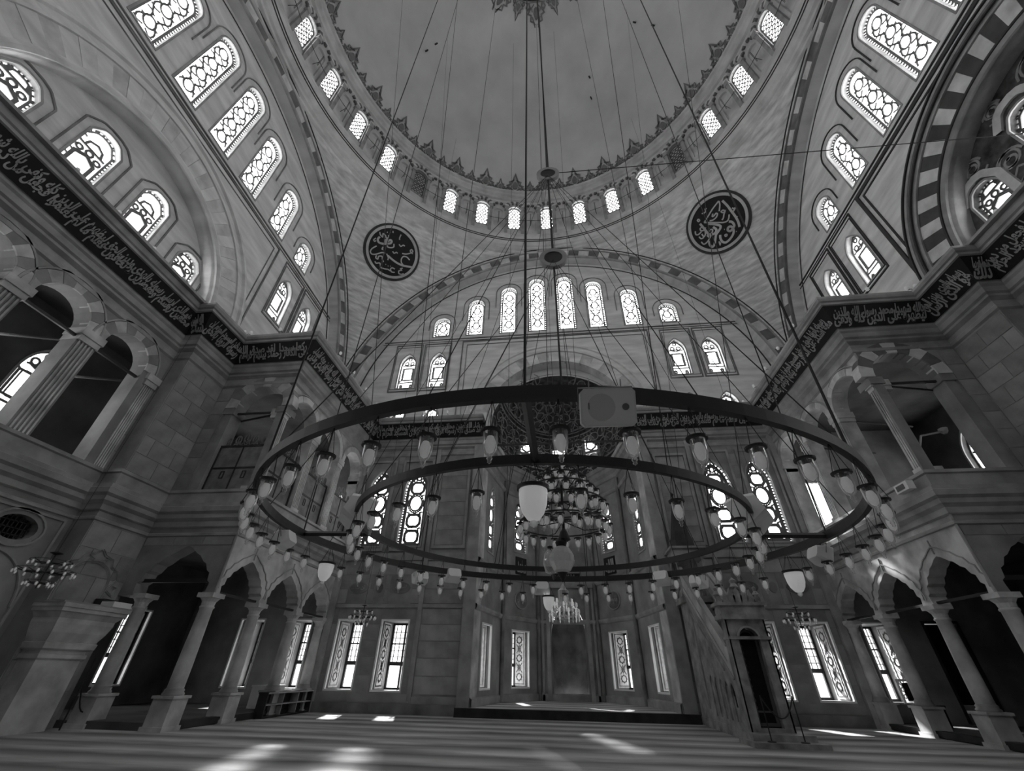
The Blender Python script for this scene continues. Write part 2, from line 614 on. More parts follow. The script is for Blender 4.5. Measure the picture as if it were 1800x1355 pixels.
def tracery(w, h, arch, kind, y):
    """lead and plaster lines of the coloured windows"""
    mb = MB()
    _r = mb.ribbon
    mb.ribbon = lambda p, wd, a0, a1, c=False: _r(p, wd * TK, a0, a1, c)
    out = arch_pts(0, 0, w, h, arch)
    y0, y1 = y - 0.05, y - 0.01
    a = w / 2

    def dotted(ins, tick, wd):
        big = densify(out, tick, True)
        cz = h / 2
        for x, z in big:
            mb.ribbon([(x, z), (x * (1 - ins / a), cz + (z - cz) * (1 - ins / (h / 2)))], wd, y0, y1)
        mb.ribbon([(x * (1 - ins / a), cz + (z - cz) * (1 - ins / (h / 2))) for x, z in out], wd * 1.2, y0, y1, True)

    if kind == 'stain':
        dotted(0.11, 0.17, 0.045)
        inner = inset(out, 0, h / 2, 0.80)
        nn = max(1, int((h - 0.6) / 1.05))
        sp = (h - 0.5) / nn
        for k in range(nn):
            cz = 0.32 + sp * (k + 0.5)
            mb.ribbon(ell(0, cz, w * 0.19, min(0.30, sp * 0.3), 14), 0.045, y0, y1, True)
            for sgn in (-1, 1):
                clipped(mb, [(sgn * w * (0.21 + 0.10 * sin(t * pi / 4)), cz - sp / 2 + sp * t / 8) for t in range(9)], 0.04, y0, y1, inner, 0.1)
                clipped(mb, [(sgn * w * 0.19, cz), (sgn * w * 0.42, cz)], 0.04, y0, y1, inner)
                clipped(mb, [(sgn * w * 0.05, cz + sp * 0.33), (sgn * w * 0.2, cz + sp * 0.42), (sgn * w * 0.42, cz + sp * 0.36)], 0.04, y0, y1, inner, 0.08)
                clipped(mb, [(sgn * w * 0.05, cz - sp * 0.33), (sgn * w * 0.2, cz - sp * 0.42), (sgn * w * 0.42, cz - sp * 0.36)], 0.04, y0, y1, inner, 0.08)
        clipped(mb, [(-a, 0.3), (a, 0.3)], 0.05, y0, y1, inner)
    elif kind == 'cells':
        s = 0.26
        j = 0
        while j * s < h + s:
            for i in range(-3, 4):
                x = i * s * 0.95 + (s * 0.47 if j % 2 else 0)
                z = j * s * 0.86
                jx = 0.05 * sin(i * 5.1 + j * 2.3)
                c = [(x + jx, z + 0.16), (x - s * 0.45, z + 0.05), (x - s * 0.47 + jx, z - 0.13)]
                clipped(mb, c, 0.035, y0, y1, out, 0.05)
                clipped(mb, [(x + jx, z + 0.16), (x + s * 0.48, z + 0.06)], 0.035, y0, y1, out, 0.05)
            j += 1
        mb.ribbon(inset(out, 0, h / 2, 0.97), 0.05, y0, y1, True)
    elif kind == 'panel':
        b0, b1 = h * 0.24, h * 0.68
        q = w * 0.33
        for k, ww in ((1.0, 0.05), (0.78, 0.03)):
            mb.ribbon([(-q * k, b0 + 0.15), (-q * k * 0.7, b0 + 0.15 * k), (q * k * 0.7, b0 + 0.15 * k), (q * k, b0 + 0.15), (q * k, b1 - 0.15), (q * k * 0.7, b1 - 0.15 * k), (-q * k * 0.7, b1 - 0.15 * k), (-q * k, b1 - 0.15)], ww, y0, y1, True)
        mb.ribbon([(-a, h * 0.225), (a, h * 0.225)], 0.05, y0, y1)
        for sg in (-1, 1):
            clipped(mb, [(sg * q, b0 + 0.15), (sg * a, b0)], 0.05, y0, y1, out)
            clipped(mb, [(sg * q, b1 - 0.15), (sg * a, b1)], 0.05, y0, y1, out)
            mb.ribbon(ell(sg * w * 0.3, h * 0.12, 0.06, 0.10, 8), 0.06, y0, y1, True)
            mb.ribbon(ell(sg * w * 0.17, h * 0.78, 0.11, 0.12, 10), 0.045, y0, y1, True)
            clipped(mb, [(sg * 0.05, h * 0.70), (sg * 0.3, h * 0.73), (sg * 0.4, h * 0.72)], 0.045, y0, y1, out)
        mb.ribbon(ell(0, h * 0.90, 0.09, 0.10, 10), 0.045, y0, y1, True)
        mb.ribbon(ell(0, h * 0.72, 0.13, 0.06, 10), 0.045, y0, y1, True)
        mb.ribbon(inset(out, 0, h / 2, 0.96), 0.05, y0, y1, True)
    elif kind == 'medallion':
        dotted(0.095, 0.13, 0.045)
        dotted(0.17, 0.13, 0.04)
        inner = inset(out, 0, h / 2, 0.74)
        q = w * 0.26
        zs = [0.13, 0.33, 0.555, 0.76]
        for k, zc in enumerate(zs):
            cz = h * zc
            if k == 2:
                mb.ribbon(ell(0, cz, q * 0.95, h * 0.10, 22), 0.05, y0, y1, True)
                mb.ribbon(ell(0, cz, q * 1.2, h * 0.125, 22), 0.04, y0, y1, True)
                for t in range(22):
                    an = 2 * pi * t / 22
                    mb.ribbon([(q * 0.95 * cos(an), cz + h * 0.1 * sin(an)), (q * 1.2 * cos(an), cz + h * 0.125 * sin(an))], 0.035, y0, y1)
            else:
                hh = h * 0.075
                mb.ribbon([(-q, cz - hh * 0.5), (-q * 0.6, cz - hh), (q * 0.6, cz - hh), (q, cz - hh * 0.5), (q, cz + hh * 0.5), (q * 0.6, cz + hh), (-q * 0.6, cz + hh), (-q, cz + hh * 0.5)], 0.085, y0, y1, True)
            for sg in (-1, 1):
                clipped(mb, [(sg * q, cz + h * 0.05), (sg * q * 0.85, cz + h * 0.10), (sg * q * 1.25, cz + h * 0.11)], 0.045, y0, y1, inner, 0.06)
        for cx, cz, r in ((0, 0.90, 0.10), (-0.16, 0.865, 0.07), (0.16, 0.865, 0.07)):
            mb.ribbon(ell(cx * w / 1.1, h * cz, r, r * 1.3, 10), 0.045, y0, y1, True)
    elif kind == 'hexoct':
        dotted(0.07, 0.14, 0.035)
        q = w * 0.30
        c = h * 0.38
        for kk, ww in ((1, 0.045), (0.86, 0.03)):
            mb.ribbon([(-q * kk, c - 0.35 * kk), (0, c - 0.52 * kk), (q * kk, c - 0.35 * kk), (q * kk, c + 0.35 * kk), (0, c + 0.52 * kk), (-q * kk, c + 0.35 * kk)], ww, y0, y1, True)
        for x, z, r in ((0, c + 0.62, 0.10), (0, c - 0.62, 0.10), (-0.28, c + 0.55, 0.09), (0.28, c + 0.55, 0.09), (-0.3, c - 0.6, 0.08), (0.3, c - 0.6, 0.08)):
            if z + r < h * 0.97 and z - r > 0.03:
                mb.ribbon(ell(x, z, r, r, 10), 0.045, y0, y1, True)
        for z in (0.25, 0.5, 0.75, 1.0, 1.25, 1.5, 1.75, 2.0, 2.2):
            for sg in (-1, 1):
                clipped(mb, [(sg * q * 1.05, z), (sg * a, z + 0.07)], 0.035, y0, y1, out)
        clipped(mb, [(-a, c + 0.78), (a, c + 0.78)], 0.05, y0, y1, out)
        clipped(mb, [(-0.25, c + 0.8), (-0.2, c + 1.0), (0, c + 1.1), (0.2, c + 1.0), (0.25, c + 0.8)], 0.05, y0, y1, out)
    return mb


_wc = {}
WN = [0]


def window(w, h, arch, kind, mx, depth=0.28, glass='pane', lead='lead', frame_w=0.07):
    key = (w, h, arch, kind, depth, lead)
    if key not in _wc:
        out = arch_pts(0, 0, w, h, arch)
        fr = MB()
        fr.ribbon(out, frame_w, -0.03, 0.02, True)
        _wc[key] = (tracery(w, h, arch, kind, depth).mesh('tracery', M[lead]),
                    fr.mesh('frame', M['mould']))
    tr, fr = _wc[key]
    WN[0] += 1
    e = empty('window_%d' % WN[0], mx, kind='structure')
    place(tr, 'tracery', e)
    place(fr, 'frame', e)
    MB().add([(-w * 0.52, depth, -0.03), (w * 0.52, depth, -0.03), (w * 0.52, depth, h * 1.01), (-w * 0.52, depth, h * 1.01)], [(0, 1, 2, 3)]).build('glass', M[glass], e)
    return e


# ------------------------------------------------------------------ floor, platform of the apse
structure(MB().add([(-17, -14, 0), (17, -14, 0), (17, 14, 0), (-17, 14, 0)], [(0, 1, 2, 3)]), 'floor', M['carpet'])
AP = [(-3.87, 13.3), (-3.74, 14.0), (-3.25, 17.1), (-1.60, 19.5), (1.60, 19.5), (3.25, 17.1), (3.74, 14.0), (3.87, 13.3)]
mb = MB()
pl = [(-4.25, 12.75), (-4.25, 13.35)] + AP[1:-1] + [(4.25, 13.35), (4.25, 12.75)]
mb.add([(x, y, 0.25) for x, y in pl] + [(x, y, 0.0) for x, y in pl], [tuple(range(len(pl)))])
pf = mb.build('floor_apse', M['carpet'], kind='structure')
mb = MB()
mb.box(-4.3, 4.3, 12.69, 12.80, 0.0, 0.27)
mb.build('step_edge', M['darkwood'], pf)

# ------------------------------------------------------------------ upper walls: one elevation, three arms and the rear
ZC, RA = 12.5, 3.87           # centre and radius of the apse arch
ROWX = [0.93, 2.80, 4.95, 7.13]
ROWH = [4.83, 4.15, 3.15, 1.65]
NAMES = {0: 'qibla', 90: 'left', -90: 'right', 180: 'rear'}
for ang in (0, 90, -90, 180):
    R = RZ(ang)
    side = NAMES[ang]
    apse = ang == 0
    r_in = RA if apse else 4.05
    zc = ZC if apse else 12.30
    holes = []
    for x, h in zip(ROWX, ROWH):
        for sg in (-1, 1):
            holes.append(arch_pts(sg * x, 18.9, 1.1, h, 'round'))
    for x in (7.05, 8.95):
        for sg in (-1, 1):
            holes.append(arch_pts(sg * x, 15.0, 1.0, 2.6, 'pointed'))
            if apse:
                holes.append(arch_pts(sg * x, 12.75, 0.95, 1.0, 'pointed'))
    z0 = 12.3
    outer = [(-12.9, z0)]
    if apse:
        outer += [(-r_in, z0)]
    else:
        outer += [(-r_in, z0)]
    outer += [(r_in * cos(pi - pi * k / 32), zc + r_in * sin(pi * k / 32)) for k in range(1, 32)]
    outer += [(r_in, z0), (12.9, z0)]
    outer += [(12.95 * cos(pi * k / 48), 12.975 + 12.95 * sin(pi * k / 48)) for k in range(0, 49)]
    mb = MB()
    mb.panel(outer, holes, 13.3, 0.30)
    wall = mb.build('wall_%s_tympanum' % side, M['plaster'], mx=R, kind='structure')
    # soffit of the great arch and the walls beside it
    mb = MB()
    mb.arcsweep([(12.14, 12.70), (12.14, 13.32)], 0, 12.975, 0, pi, 64)
    # painted lines and mouldings
    ln = MB()
    for x, h in zip(ROWX, ROWH):
        for sg in (-1, 1):
            zt = 18.9 + h - 0.55
            loop = [(sg * x + 0.86 * cos(pi * k / 14), zt + 0.02 + 0.86 * sin(pi * k / 14)) for k in range(15)]
            low = 18.9 + (h - 1.1 if h < 2 else h - 1.9)
            right_low = low if sg * x > 0 else low
            ln.ribbon([(loop[0][0], max(18.95, low))] + loop + [(loop[-1][0], max(18.95, low))], 0.045, 13.255, 13.30)
    for sg in (-1, 1):
        for x in (7.18, 9.02):
            f = [(sg * x - 0.84, 14.78), (sg * x + 0.84, 14.78), (sg * x + 0.84, 18.3), (sg * x - 0.84, 18.3)]
            ln.ribbon(f, 0.06, 13.25, 13.30, True)
            ln.ribbon(inset(f, sg * x, 16.5, 0.90), 0.03, 13.27, 13.30, True)
    fx = 5.62
    wdt = 0.14 if ang == -90 else 0.06
    ln.ribbon([(-fx, 12.4), (-fx, 18.35), (fx, 18.35), (fx, 12.4)], wdt, 13.24, 13.30)
    ln.ribbon([(-fx + 0.28, 12.4), (-fx + 0.28, 18.08), (fx - 0.28, 18.08), (fx - 0.28, 12.4)], wdt * 0.5, 13.26, 13.30)
    ln.ribbon([(-11.0, 18.62), (11.0, 18.62)], 0.05, 13.24, 13.30)
    ln.ribbon([(-11.0, 18.45), (11.0, 18.45)], 0.03, 13.26, 13.30)
    mb.build('arch_soffit', M['plaster'], wall)
    ln.build('painted_line', M['line'] if ang == -90 else M['dark_stone'], wall)
    # great arch: voussoirs between mouldings
    n = 1
    ga = empty('trim_great_arch_%s' % side, R, kind='structure')
    if ang != 180:
        voussoirs(ga, 0, 12.975, 12.16, 12.72, 12.64, 12.9, 0.02, pi - 0.02, 56, [M['vl'], M['vd']])
    am = MB()
    prof = [(12.72, 12.66), (12.74, 12.58), (12.80, 12.58), (12.82, 12.62), (12.88, 12.62), (12.90, 12.50), (13.0, 12.50), (13.04, 12.62), (13.05, 12.72)]
    am.arcsweep(prof, 0, 12.975, 0.0, pi, 72)
    am.arcsweep([(12.06, 12.72), (12.06, 12.60), (12.12, 12.56), (12.16, 12.64)], 0, 12.975, 0, pi, 72)
    am.build('arch_moulding', M['mould'] if ang != -90 else M['vd'], ga)
    am = MB()
    am.arcsweep([(12.86, 12.60), (12.86, 12.485), (12.90, 12.485)], 0, 12.975, 0.0, pi, 72)
    am.arcsweep([(11.86, 13.29), (11.92, 13.27), (11.95, 13.29)], 0, 12.975, 0.05, pi - 0.05, 72)
    am.build('dark_fillet', M['line'], ga)
    # the smaller arch: apse mouth or side recess
    sa = empty('trim_inner_arch_%s' % side, R, kind='structure')
    if apse:
        voussoirs(sa, 0, zc, r_in, 4.55, 13.24, 13.45, 0.0, pi, 21, [M['plaster'], M['stone2']])
        sm = MB()
        sm.arcsweep([(4.6, 13.3), (4.62, 13.2), (4.75, 13.18), (4.8, 13.24), (4.95, 13.24), (5.0, 13.16), (5.12, 13.16), (5.15, 13.3)], 0, zc, 0, pi, 48)
        sm.build('arch_moulding', M['plaster'], sa)
    else:
        mats = [M['vl'], M['vdd']] if ang == -90 else [M['plaster'], M['vl']]  # left stripes kept faint: bleaching by haze is put into the stones
        if ang != 180:
            voussoirs(sa, 0, zc, r_in + 0.22, 5.1, 13.22, 13.42, 0.0, pi, 33, mats)
        sm = MB()
        sm.arcsweep([(r_in, 13.45), (r_in, 13.2), (r_in + 0.1, 13.14), (r_in + 0.22, 13.2), (r_in + 0.22, 13.3)], 0, zc, 0, pi, 48)
        sm.arcsweep([(5.1, 13.3), (5.12, 13.16), (5.22, 13.16), (5.26, 13.22), (5.42, 13.22), (5.46, 13.12), (5.56, 13.12), (5.60, 13.22), (5.72, 13.24), (5.75, 13.3)], 0, zc, 0, pi, 48)
        sm.arcsweep([(r_in, 13.28), (r_in, 13.9)], 0, zc, 0, pi, 48)
        sm.build('arch_moulding', M['mould'] if ang == -90 else M['plaster'], sa)
        if ang == -90:
            sm = MB()
            for rr in (5.28, 5.62, r_in + 0.12):
                sm.arcsweep([(rr, 13.17), (rr, 13.10), (rr + 0.06, 13.10), (rr + 0.06, 13.17)], 0, zc, 0, pi, 48)
            sm.build('dark_fillet', M['line'], sa)
        # recessed tympanum with four windows
        hs = [arch_pts(x, 12.78, 1.04, hh, 'hex') for x, hh in ((-3.0, 1.75), (-1.0, 2.55), (1.0, 2.55), (3.0, 1.75))]
        mb = MB()
        mb.panel([(-4.1, 12.25), (4.1, 12.25)] + [(4.1 * cos(pi * k / 30), zc + 4.1 * sin(pi * k / 30)) for k in range(31)], hs, 13.88, 0.3)
        rt = mb.build('wall_%s_recess' % side, M['arab'] if ang == -90 else M['plaster'], mx=R, kind='structure')
        hb = MB()
        for x, hh in ((-3.0, 1.75), (-1.0, 2.55), (1.0, 2.55), (3.0, 1.75)):
            o = arch_pts(x, 12.78, 1.04, hh, 'hex')
            if ang == -90:
                hb.ribbon(inset(o, x, 12.78 + hh / 2, 1.26)[1:], 0.24, 13.80, 13.88)
            else:
                hb.ribbon([(x + 0.78, 12.4)] + [(x + (a - x) * 1.5, b + 0.18) for a, b in o[2:]] + [(x - 0.78, 12.4)], 0.05, 13.83, 13.88)
        hb.build('hood_moulding', M['vl'] if ang == -90 else M['dark_stone'], rt)
        if ang == -90:
            sc = MB()
            for (cx, cz, s, fl) in ((0, 15.75, 0.42, 1), (-2.0, 14.2, 0.34, 1), (2.0, 14.2, 0.34, -1), (-2.75, 15.1, 0.3, 1), (2.75, 15.1, 0.3, -1), (-2.0, 13.2, 0.28, -1), (2.0, 13.2, 0.28, 1), (-3.75, 13.2, 0.2, 1), (3.75, 13.2, 0.2, -1), (0, 14.4, 0.3, 1), (0, 13.3, 0.3, -1), (-1.35, 15.9, 0.25, 1), (1.35, 15.9, 0.25, -1)):
                for m in (-1, 1):
                    sp = [(cx + m * fl * s * (0.2 + 1.0 * (1 - t / 22)) * cos(t * 0.42), cz + s * (0.15 + 0.95 * (1 - t / 22)) * sin(t * 0.42)) for t in range(21)]
                    sc.ribbon(sp, 0.07, 13.85, 13.88)
                    sc.ribbon([(cx, cz - s), (cx + m * s * 0.6, cz - s * 1.5), (cx + m * s * 1.2, cz - s * 1.2)], 0.06, 13.85, 13.88)
            sc.build('painted_scroll', M['arabl'], rt)
        if ang != 180:
            for x, hh in ((-3.0, 1.75), (-1.0, 2.55), (1.0, 2.55), (3.0, 1.75)):
                window(1.04, hh, 'hex', 'hexoct', R @ T(x, 13.88, 12.78))
        else:
            for x, hh in ((-3.0, 1.75), (-1.0, 2.55), (1.0, 2.55), (3.0, 1.75)):
                window(1.04, hh, 'hex', 'none', R @ T(x, 13.88, 12.78), glass='pane_shade')
    for x, h in zip(ROWX, ROWH):
        for sg in (-1, 1):
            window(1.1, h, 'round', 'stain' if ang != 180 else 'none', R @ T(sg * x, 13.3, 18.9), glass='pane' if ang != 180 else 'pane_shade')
    for x in (7.05, 8.95):
        for sg in (-1, 1):
            window(1.0, 2.6, 'pointed', 'panel' if ang != 180 else 'none', R @ T(sg * x, 13.3, 15.0), glass='pane' if ang != 180 else 'pane_shade')
            if apse:
                window(0.95, 1.0, 'pointed', 'hexoct', R @ T(sg * x, 13.3, 12.75))

# unseen shell and roof added behind the thin inner faces to block the sun
sh = MB()
o = [(-14.4, 12.5), (-3.95, 12.5)] + [(3.95 * cos(pi - pi * k / 32), 12.5 + 3.95 * sin(pi * k / 32)) for k in range(1, 32)] + [(3.95, 12.5), (14.4, 12.5), (14.4, 26.9), (-14.4, 26.9)]
sh.panel(o, [], 13.8)
for sg in (-1, 1):
    sh.add([(sg * 14.4, -13.9, 12.5), (sg * 14.4, 13.8, 12.5), (sg * 14.4, 13.8, 26.9), (sg * 14.4, -13.9, 26.9)], [(0, 1, 2, 3)])
sh.add([(-14.4, -14.4, 12.5), (14.4, -14.4, 12.5), (14.4, -14.4, 26.9), (-14.4, -14.4, 26.9)], [(0, 1, 2, 3)])
for k in range(64):
    a0, a1 = 2 * pi * k / 64, 2 * pi * (k + 1) / 64
    q0, q1 = 14.4 / max(abs(cos(a0)), abs(sin(a0))), 14.4 / max(abs(cos(a1)), abs(sin(a1)))
    sh.add([(12.5 * cos(a0), 12.5 * sin(a0), 26.9), (q0 * cos(a0), q0 * sin(a0), 26.9), (q1 * cos(a1), q1 * sin(a1), 26.9), (12.5 * cos(a1), 12.5 * sin(a1), 26.9)], [(0, 1, 2, 3)])
sh.build('wall_outer_masonry', M['stone'], kind='structure')

# ------------------------------------------------------------------ pendentives, drum and dome
SR = 12.7 * sqrt(2)
pe = empty('ceiling_pendentives', I4, kind='structure')
for q in range(4):
    mb = MB()
    vs, fs = [], []
    NZ, NA = 28, 20
    for i in range(NZ + 1):
        z = 12.7 * sin(pi / 2 * i / NZ)
        rr = sqrt(SR * SR - z * z)
        a0 = math.acos(min(1, 12.7 / rr))
        for k in range(NA + 1):
            a = a0 + (pi / 2 - 2 * a0) * k / NA + q * pi / 2
            vs.append((rr * cos(a), rr * sin(a), 12.975 + z))
    for i in range(NZ):
        for k in range(NA):
            b = i * (NA + 1) + k
            fs.append((b, b + 1, b + NA + 2, b + NA + 1))
    mb.add(vs, fs)
    mb.build('pendentive', M['pend'], pe, smooth=True)
# ring cornice
mb = MB()
mb.lathe([(12.75, 25.6), (12.62, 25.66), (12.6, 25.80), (12.45, 25.84), (12.42, 25.98), (12.3, 26.02), (12.12, 26.25), (11.98, 26.3), (11.95, 26.55), (11.9, 26.6), (11.9, 26.75), (12.0, 26.8), (12.5, 26.82)], n=128)
rc = mb.build('trim_dome_gallery', M['drum'], kind='structure')
mb = MB()
mb.lathe([(12.60, 25.80), (12.57, 25.83), (12.45, 25.84)], n=128)
mb.lathe([(12.13, 26.22), (12.08, 26.27), (11.98, 26.29)], n=128)
mb.build('dark_fillet', M['line'], rc)
NS = 64
RD = 12.24
half = RD * tan(pi / NS)
dw = empty('wall_drum', I4, kind='structure')
fw = MB()
fw.panel([(-half, 26.8), (half, 26.8), (half, 31.3), (-half, 31.3)], [arch_pts(0, 27.75, 0.92, 2.85, 'round', 12)], 0, 0.25)
win_panel = fw.mesh('window_bay', M['drum'])
fn = MB()
nic = arch_pts(0, 27.6, 0.66, 2.55, 'round', 10)
fn.panel([(-half, 26.8), (half, 26.8), (half, 31.3), (-half, 31.3)], [nic], 0, 0.14)
fn.add([(-0.4, 0.14, 27.5), (0.4, 0.14, 27.5), (0.4, 0.14, 30.3), (-0.4, 0.14, 30.3)], [(0, 1, 2, 3)])
niche_panel = fn.mesh('niche_bay', M['drum'])
pil = MB()
pil.box(-0.10, 0.10, -0.16, 0.02, 26.8, 29.9)
pil.box(-0.16, 0.16, -0.22, 0.02, 29.9, 30.05)
pil.box(-0.13, 0.13, -0.19, 0.02, 30.05, 30.35)
pil_m = pil.mesh('pilaster', M['mould'])
arch_light, arch_dark = MB(), MB()
for k in range(11):
    b0, b1 = pi * k / 11, pi * (k + 1) / 11
    q = [(r * cos(b), 30.28 + r * sin(b)) for r, b in ((0.52, b0), (0.80, b0), (0.80, b1), (0.52, b1))]
    (arch_dark if k % 2 == 0 else arch_light).prism(q, -0.14, 0.02)
ar_l, ar_d = arch_light.mesh('light_voussoirs', M['vl']), arch_dark.mesh('dark_voussoirs', M['vd'])
sm_d = MB()
for k in range(7):
    if k % 2 == 0:
        b0, b1 = pi * k / 7, pi * (k + 1) / 7
        sm_d.prism([(r * cos(b), 30.35 + r * sin(b)) for r, b in ((0.30, b0), (0.48, b0), (0.48, b1), (0.30, b1))], -0.12, 0.02)
sm_m = sm_d.mesh('dark_voussoirs', M['vd'])
cr = MB()
for sg in (-1, 1):
    cr.tube([(sg * 0.02, -0.30, 28.0), (sg * 0.02, -0.30, 29.3)], 0.012, 4)
cr.tube([(-0.28, -0.30, 28.45), (0.28, -0.30, 28.45)], 0.012, 4)
cr.tube([(0, -0.30, 28.45), (0, 0.14, 28.45)], 0.012, 4)
cross_m = cr.mesh('lamp_bracket', M['iron'])


def on_drum(a):
    # a measured from +Y towards +X; local frame: x right, y outward
    return RZ(-a) @ T(0, RD, 0)


for k in range(NS):
    a = 360.0 * k / NS
    mx = on_drum(a)
    if k % 2 == 0:
        place(win_panel, 'window_bay', dw, mx)
        place(ar_l, 'light_voussoirs', dw, mx)
        place(ar_d, 'dark_voussoirs', dw, mx)
        blind = (k // 2) % 8 == 4
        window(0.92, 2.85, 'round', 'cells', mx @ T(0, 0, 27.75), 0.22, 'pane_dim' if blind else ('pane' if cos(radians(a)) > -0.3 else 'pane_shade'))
    else:
        place(niche_panel, 'niche_bay', dw, mx)
        place(sm_m, 'dark_voussoirs', dw, mx)
        place(cross_m, 'lamp_bracket', dw, mx)
    place(pil_m, 'pilaster', dw, on_drum(a + 180.0 / NS))
mb = MB()
mb.lathe([(11.94, 28.45), (11.955, 28.465), (11.97, 28.45), (11.955, 28.435), (11.94, 28.45)], n=96)
mb.build('tie_wire', M['iron'], dw)
# cornice above the arcade and the dome shell
mb = MB()
mb.lathe([(12.3, 31.25), (12.1, 31.3), (12.1, 31.6), (12.0, 31.7), (11.98, 31.95), (11.85, 32.0), (11.84, 32.2), (12.0, 32.3), (12.25, 32.35)], n=128)
tc = mb.build('trim_dome_base', M['drum'], kind='structure')
DR, DZ = 12.3, 31.0
mb = MB()
mb.lathe([(DR * cos(t), DZ + DR * sin(t)) for t in [pi / 2 * k / 40 for k in range(2, 41)]], n=128)
dome = mb.build('ceiling', M['dome'], kind='structure', smooth=True)


def palmette(s=1.0, big=True):
    mb = MB()
    oy0, oy1 = -0.03, 0.02
    mb.ribbon([(x * s, z * s) for x, z in ((-0.5, 0), (-0.42, 0.35), (-0.62, 0.62), (-0.38, 0.72), (-0.45, 1.05), (-0.2, 1.15), (-0.12, 1.5), (0, 1.95), (0.12, 1.5), (0.2, 1.15), (0.45, 1.05), (0.38, 0.72), (0.62, 0.62), (0.42, 0.35), (0.5, 0))], 0.10 * s, oy0, oy1)
    mb.prism([(x * s, z * s) for x, z in ((-0.15, 0.35), (0, 0.25), (0.15, 0.35), (0.22, 0.65), (0.1, 0.95), (0, 1.05), (-0.1, 0.95), (-0.22, 0.65))], oy0, oy1)
    for sg in (-1, 1):
        mb.ribbon([(sg * 0.55 * s, 0.02 * s), (sg * 0.72 * s, 0.25 * s), (sg * 0.60 * s, 0.42 * s), (sg * 0.5 * s, 0.3 * s)], 0.09 * s, oy0, oy1)
        mb.ribbon([(sg * 0.12 * s, 0.1 * s), (sg * 0.32 * s, 0.3 * s), (sg * 0.28 * s, 0.55 * s)], 0.07 * s, oy0, oy1)
        mb.ribbon([(sg * 0.3 * s, 0.8 * s), (sg * 0.22 * s, 1.1 * s), (sg * 0.1 * s, 1.3 * s)], 0.07 * s, oy0, oy1)
    mb.ribbon([(-0.75 * s, 0), (0.75 * s, 0)], 0.06 * s, oy0, oy1)
    return mb


pb, ps = palmette(1.0).mesh('palmette', M['dark_stone']), palmette(0.62).mesh('small_palmette', M['dark_stone'])
for k in range(64):
    a = radians(360 * k / 64)
    zb = 32.55
    t = math.asin((zb - DZ) / DR)
    lean = Matrix.Rotation(t + 0.07, 4, 'X')
    mx = RZ(-math.degrees(a)) @ T(0, DR * cos(t) - 0.06, zb) @ lean
    place(pb if k % 2 == 0 else ps, 'palmette', dome, mx)
# medallion at the crown: dark rings with palmettes pointing outward
mb = MB()
for r0, r1 in ((2.55, 2.75), (2.9, 3.05), (0.0, 1.1), (1.5, 1.62)):
    z = lambda r: DZ + sqrt(DR * DR - r * r) - 0.06
    mb.lathe([(r0, z(r0)), (r1, z(r1))], n=64)
mb.build('crown_ring', M['line'], dome)
for k in range(16):
    rr = 3.12
    t = math.acos(rr / DR)
    mx = RZ(22.5 * k) @ T(0, rr, DZ + DR * sin(t) - 0.05) @ Matrix.Rotation(-(pi / 2 - (pi / 2 - t)) + 0 * t, 4, 'X')
    # palmette lies on the shell, tip away from the crown
    nrm = Vector((0, rr, DR * sin(t))).normalized()
    up = Vector((0, nrm.z, -nrm.y))
    B = Matrix(((1, 0, 0), tuple(nrm), tuple(up))).transposed().to_4x4()
    B = Matrix((Vector((1, 0, 0)), nrm, up)).transposed().to_4x4()
    B.translation = Vector((0, rr, DR * sin(t) + DZ)) - nrm * 0.06
    place(pb if k % 2 == 0 else ps, 'crown_palmette', dome, RZ(22.5 * k) @ B)
# little hooks in the dome
mb = MB()
for x, y, z in ((-8.3, 4.14, 39.08), (-7.62, 4.0, 39.79), (7.1, 4.38, 40.04), (8.24, 4.41, 39.0), (3.98, 7.42, 39.97), (4.06, 8.5, 38.91)):
    p = Vector((x, y, z))
    d = (Vector((0, 0, 31)) - p).normalized()
    mb.tube([p, p + d * 0.35], 0.06, 5)
mb.build('dome_hook', M['iron'], dome)

# ------------------------------------------------------------------ cornice with the inscription band
def plan(x0=3.87):
    L = [(-x0, 13.3), (-10.26, 13.3), (-10.26, 6.395), (-13.36, 6.395), (-13.36, 4.56), (-14.0, 4.56)]
    left = L + [(x, -y) for x, y in reversed(L[1:])]
    return left + [(-x, y) for x, y in reversed(left)]


PATH = plan()
# path runs counter-clockwise in plan from the apse: the room is on the left
low = [(0.0, 10.55), (0.07, 10.6), (0.07, 10.72), (0.02, 10.76), (0.02, 10.92), (0.16, 11.0), (0.16, 11.08), (0.24, 11.12), (0.28, 11.28), (0.34, 11.34), (0.36, 11.42)]
bandp = [(0.40, 11.42), (0.80, 12.13)]
crown = [(0.80, 12.13), (0.86, 12.15), (0.86, 12.24), (0.92, 12.27), (0.96, 12.36), (0.96, 12.45), (0.0, 12.46), (-1.0, 12.46)]
co = empty('trim_cornice', I4, kind='structure')
MB().sweep(PATH, low + [(0.40, 11.42)]).build('lower_moulding', M['mould'], co)
MB().sweep(PATH, bandp).build('inscription_ground', M['band'], co)
MB().sweep(PATH, crown).build('crown_moulding', M['mould'], co)


